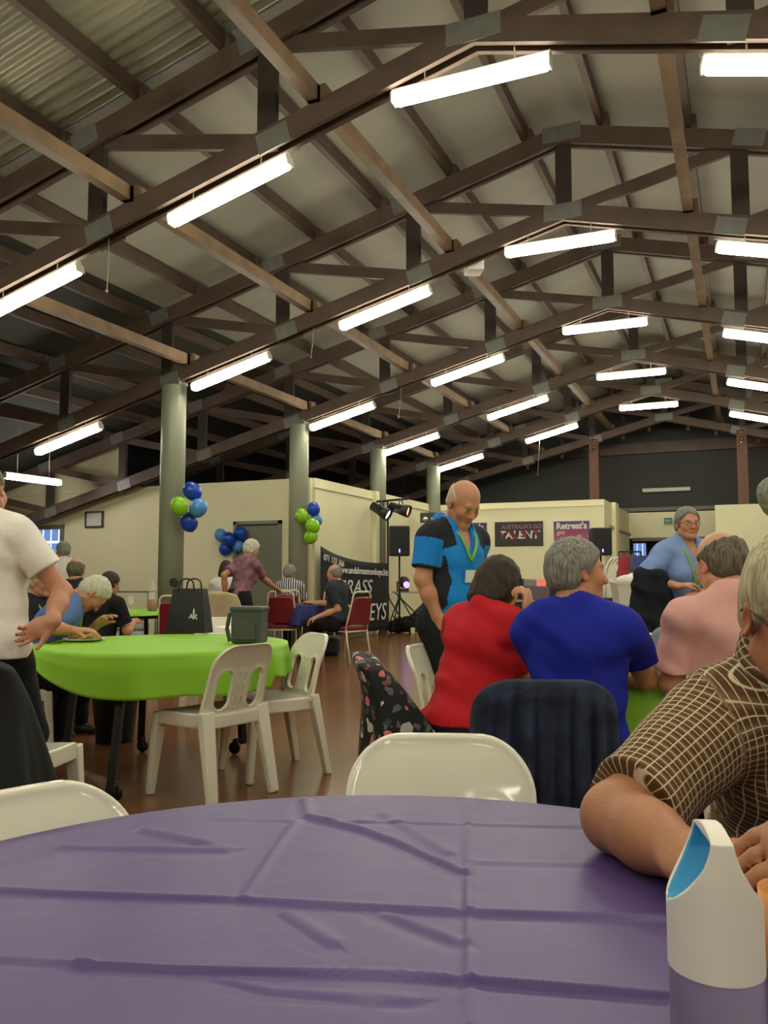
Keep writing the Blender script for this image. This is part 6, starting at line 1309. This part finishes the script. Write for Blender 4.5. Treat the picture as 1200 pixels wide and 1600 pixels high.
# ---------------------------------------------------------------- disc jockey desk
p = atD(835, 937, 13.2); zd = float(p[2]); dk_ = thing('equipment_desk', 'black skirted equipment desk between the heads of the women in red and blue', 'table', (p[0], p[1], 0)); MB().box(p - UPV * 0.015, (1.7, 0.6, 0.03), Rk, 0.005).build('tabletop', mat('grey_laminate', srgb(150, 146, 150), 0.4), dk_); MB().box((p[0], p[1], (zd - 0.04) / 2 + 0.006), (1.6, 0.5, zd - 0.05), Rk).build('skirt', M_BLACK, dk_)
c = p + RIGHT * 0.0 - FWD * 0.05; o = MB().box(c + UPV * 0.11, (0.42, 0.3, 0.21), Rk, 0.01).build('equipment_case', mat('mauve_brown_case', srgb(98, 82, 92), 0.5), origin=tuple(c)); tag(o, 'mauve brown equipment case on the black desk', 'case')
c = p - RIGHT * 0.09 - FWD * 0.1 + UPV * 0.217; mxr = thing('audio_mixer', 'small grey audio mixer on the equipment case', 'mixer', tuple(c)); MB().box(c + UPV * 0.05, (0.2, 0.14, 0.1), Rk, 0.008).build('case', mat('grey_metal', srgb(130, 128, 126), 0.4, 0.3), mxr)
for i in range(5): MB().lathe([(0.008, 0.1), (0.007, 0.115), (0, 0.115)], tuple(c + RIGHT * (-0.07 + 0.035 * i)), 8).build('knob', M_BLACK, mxr)
c = p + RIGHT * 0.1 - FWD * 0.1 + UPV * 0.217; o = MB().box(c + UPV * 0.055, (0.14, 0.05, 0.11), Rk, 0.005).build('display_unit', emit('red_orange_glow', (1.0, 0.22, 0.14), 0.9), origin=tuple(c)); tag(o, 'small box glowing orange red on the equipment case', 'light')
for i, dx in enumerate((-0.28, 0.34)):
    c = p + RIGHT * dx + FWD * 0.1 ; o = MB().box(c + UPV * 0.17, (0.3, 0.22, 0.33), Rk, 0.03).build('monitor_speaker', M_BLACK, origin=tuple(c)); tag(o, ('black monitor speaker at the left of the equipment case', 'black monitor speaker at the right of the equipment case')[i], 'speaker')

# ---------------------------------------------------------------- stacked things by the far opening
M_TUB = mat('milky_plastic', srgb(206, 202, 190), 0.4)
def tub(label, c, w, d, h, lid=False):
    t = thing('storage_tub', label, 'tub', tuple(c), 0, 'white storage tubs'); f = MB(); R_ = Rk
    for sg, ax, L_ in ((-1, RIGHT, d), (1, RIGHT, d), (-1, FWD, w), (1, FWD, w)):
        n = ax; s2 = w / 2 if ax is RIGHT else d / 2; o2 = FWD if ax is RIGHT else RIGHT; a0 = c + n * sg * s2 * 0.86; a1 = c + n * sg * s2 + UPV * h
        f.add([a0 - o2 * L_ * 0.43, a0 + o2 * L_ * 0.43, a1 + o2 * L_ / 2, a1 - o2 * L_ / 2], [(0, 1, 2, 3)])
    f.add([c - RIGHT * w * .43 - FWD * d * .43, c + RIGHT * w * .43 - FWD * d * .43, c + RIGHT * w * .43 + FWD * d * .43, c - RIGHT * w * .43 + FWD * d * .43], [(0, 1, 2, 3)]); o = f.build('tub_body', M_TUB, t); solid(o, 0.006, -1)
    MB().tube([c + RIGHT * sx_ * w / 2 + FWD * sy * d / 2 + UPV * h for sx_, sy in ((-1, -1), (1, -1), (1, 1), (-1, 1))], 0.012, 8, True).build('rim', M_TUB, t)
    return t
DT = 8.6; k = DT / FPX
c0 = atD(988, 1010, DT); c0[2] = 0.0
st_ = thing('side_table', 'low white side table under the storage tubs', 'table', tuple(c0)); MB().box(c0 + UPV * 0.385, (0.5, 0.42, 0.03), Rk, 0.006).build('tabletop', M_STEELW, st_)
for sx_ in (-1, 1):
    for sy in (-1, 1): MB().tube([c0 + RIGHT * sx_ * 0.2 + FWD * sy * 0.16 + UPV * 0.37, c0 + RIGHT * sx_ * 0.2 + FWD * sy * 0.16], 0.016).build('leg', M_STEELW, st_)
c1 = c0 + UPV * 0.402; h1 = float(atD(988, 946, DT)[2]) - 0.402; tub('large white tub, lower of the two left of the woman in light blue', c1, 0.44, 0.36, h1)
c2 = c0 + UPV * (0.402 + h1 + 0.013); h2 = float(atD(988, 911, DT)[2]) - c2[2]; tub('grey white tub stacked on the lower one, bags heaped inside', c2, 0.36, 0.28, h2)
bg = MB().ball(c2 + UPV * (h2 + 0.02), (0.165, 0.12, 0.07), 18).ball(c2 + UPV * (h2 + 0.05) + RIGHT * 0.04, (0.09, 0.08, 0.06), 14).build('plastic_bags', mat('white_film', srgb(222, 220, 214), 0.35, bump=0.9, bscale=24), origin=tuple(c2 + UPV * h2)); bg.name = 'crumpled_bag'; tag(bg, 'crumpled white plastic bag heaped in the upper tub', 'bag')
c = atD(950, 905, 14.5); zc_ = float(c[2]); wt = thing('trestle_table', 'white trestle table along the wall under the right loudspeaker', 'table', (c[0], c[1], 0)); MB().box(c - UPV * 0.02, (1.0, 0.6, 0.04), Rk, 0.006).build('tabletop', M_STEELW, wt)
for sx_ in (-1, 1):
    for sy in (-1, 1): MB().bar(c + RIGHT * sx_ * 0.42 + FWD * sy * 0.24 - UPV * 0.04, (c + RIGHT * sx_ * 0.42 + FWD * sy * 0.24) * np.array((1, 1, 0)), 0.04, 0.04).build('leg', M_STEELW, wt)
MB().box((c[0], c[1], 0.45), (0.85, 0.4, 0.03), Rk).build('lower_shelf', M_STEELW, wt)
q = c * np.array((1, 1, 0)) + UPV * 0.466; o = MB().box(q + UPV * 0.15, (0.36, 0.3, 0.3), Rk, 0.02).build('dark_case', M_BLACK, origin=tuple(q)); tag(o, 'dark case on the lower shelf of the white trestle table', 'case')
# nested pale chairs stacked on edge
for i in range(3):
    q = atD(962 + 6 * i, 900, 16.2 + 0.12 * i); q[2] = 0; t_ = thing('stacked_chair', ('pale stacked chair closest to the loudspeaker', 'pale stacked chair in the middle of the stack', 'pale stacked chair next to the hanging jackets')[i], 'chair', tuple(q), 0, 'pale chairs stacked by the return wall'); mb = MB(); a_ = RIGHT * 0.22
    pts = [q + a_ * -1 + UPV * 0.45, q + a_ * -0.95 + UPV * 1.1] + [q + a_ * (-0.95 * cos(b_)) + UPV * (1.1 + 0.42 * sin(b_)) for b_ in np.linspace(0.1, pi - 0.1, 9)] + [q + a_ * 0.95 + UPV * 1.1, q + a_ + UPV * 0.45]
    mb.tube(pts, 0.02, 8).build('back_rail', M_WHITEP, t_); MB().box(q + UPV * 0.47 + FWD * 0.15, (0.44, 0.42, 0.04), Rk, 0.015).build('seat', M_WHITEP, t_)
    MB().prism([(-0.19, 0.6), (0.19, 0.6), (0.19, 1.1), (0.12, 1.36), (-0.12, 1.36), (-0.19, 1.1)], q, RIGHT, UPV, 0.015).build('back_panel', M_WHITEP, t_)
    for sx_ in (-1, 1):
        for dy in (0, 0.32): MB().tube([q + RIGHT * sx_ * 0.2 + FWD * dy + UPV * 0.46, q + RIGHT * sx_ * 0.22 + FWD * dy], 0.016).build('leg', M_WHITEP, t_)
# coat rack with jackets
q = atD(985, 900, 15.0); q[2] = 0; cr = thing('coat_rack', 'dark metal coat rack holding two jackets near the far opening', 'rack', tuple(q)); zt_ = float(atD(985, 862, 15.0)[2])
for sx_ in (-1, 1): MB().tube([q + RIGHT * sx_ * 0.2, q + RIGHT * sx_ * 0.2 + UPV * zt_], 0.014).build('upright', M_BLACKM, cr); MB().tube([q + RIGHT * sx_ * 0.2 - FWD * 0.25 + UPV * 0.02, q + RIGHT * sx_ * 0.2 + FWD * 0.25 + UPV * 0.02], 0.014).build('foot', M_BLACKM, cr)
MB().tube([q - RIGHT * 0.2 + UPV * zt_, q + RIGHT * 0.2 + UPV * zt_], 0.014).build('rail', M_BLACKM, cr)
for i, (dx, col, lab) in enumerate(((-0.11, srgb(150, 52, 62), 'dull red jacket on the coat rack near the far opening'), (0.06, srgb(84, 84, 88), 'grey jacket on the coat rack beside the red one'))):
    b_ = q + RIGHT * dx; lo = b_ + np.array((-0.3, -0.3, zt_ - 0.75)); f = Fld(lo, b_ + np.array((0.3, 0.3, zt_ + 0.02)), 0.012)
    f.add(Cone(b_ + UPV * (zt_ - 0.07), b_ + UPV * (zt_ - 0.6), 0.05, 0.13, 0.04, (FWD, 0.6))); [f.add(Cone(b_ + UPV * (zt_ - 0.12) + RIGHT * sg * 0.03, b_ + UPV * (zt_ - 0.62) + RIGHT * sg * 0.12, 0.05, 0.05, 0.03)) for sg in (-1, 1)]
    f.D = f.D + np.broadcast_to(cloth_fold(*f.xyz((slice(None),) * 3), 0.008), f.D.shape).astype(np.float32); V, F = f.mesh(); o = sdf_obj('jacket', V, F, fabric('jacket_cloth_%s' % ('red', 'grey')[i], col), None, tuple(b_ + UPV * zt_)); tag(o, lab, 'jacket', 'jackets on the coat rack')
q = atD(1003, 900, 14.2); q[2] = 0; zt_ = float(atD(1003, 868, 14.2)[2]); pb = thing('display_board', 'blue fabric display board standing before the far opening', 'board', tuple(q)); MB().box(q + UPV * (zt_ / 2 + 0.1), (0.3, 0.03, zt_ - 0.2), Rk, 0.008).build('panel', mat('blue_fabric', srgb(64, 76, 140), 0.8), pb)
for sx_ in (-1, 1): MB().box(q + RIGHT * sx_ * 0.12 + UPV * 0.11, (0.04, 0.4, 0.22), Rk).build('foot', M_BLACKM, pb)
# exit sign
c = atY(1048, 814, Y5 - 0.04); ex = thing('exit_sign', 'green and white exit sign above the far opening', 'sign', tuple(c)); MB().box(c, (0.38, 0.05, 0.2)).build('case', M_STEELW, ex); MB().box(c + np.array((-0.06, -0.027, 0)), (0.22, 0.006, 0.17)).build('green_panel', mat('exit_green', srgb(24, 110, 66), 0.4), ex)
text_mesh('lettering', 'EXIT', 0.075, frame_mat((c[0] - 0.06, c[1] - 0.0315, c[2] + 0.0), (1, 0, 0), (0, 0, 1)), M_LET, ex, 0.0006, 0.001)
# smoke-coloured loudspeaker box and pull strings under the trusses
c = atD(730, 417, 9.6); Xb = float(c[0]); cz_ = zof(ZB, Xb); c = np.array((Xb, TY[2] + 0.25, float(atY(730, 417, TY[2] + 0.25)[2]))); rs = thing('roof_speaker', 'small cream box fixed to the tie beam beyond the nearest column truss', 'speaker', tuple(c)); MB().box(c, (0.2, 0.24, 0.17), rot((0, 0, 1), 0.5), 0.012).build('case', M_STEELW, rs); MB().box(c + UPV * 0.12, (0.06, 0.06, 0.14)).build('bracket', M_PLATE, rs)
for x, y0, y1, ti in ((169, 335, 455, 1), (434, 428, 452, 2), (488, 515, 558, 2), (625, 598, 652, 3), (842, 690, 742, 5)):
    a = atY(x + 2, y0, TY[ti]); b = atY(x - 2, y1, TY[ti]); a[2] = zof(ZB, float(a[0])) - 0.09; mb = MB().tube([a, (a + b) / 2 + RIGHT * 0.006, b], 0.005, 6).ball(b, 0.014, 8); o = mb.build('pull_cord', mat('pale_cord', srgb(170, 168, 156), 0.6), origin=tuple(a)); tag(o, 'thin pale pull cord hanging under ' + {1: 'the nearest truss in view', 2: 'the truss on the nearest column, ' + ('left one' if x < 460 else 'right one'), 3: 'the truss on the second column', 5: 'the farthest truss with tubes'}[ti], 'cord', 'pull cords')
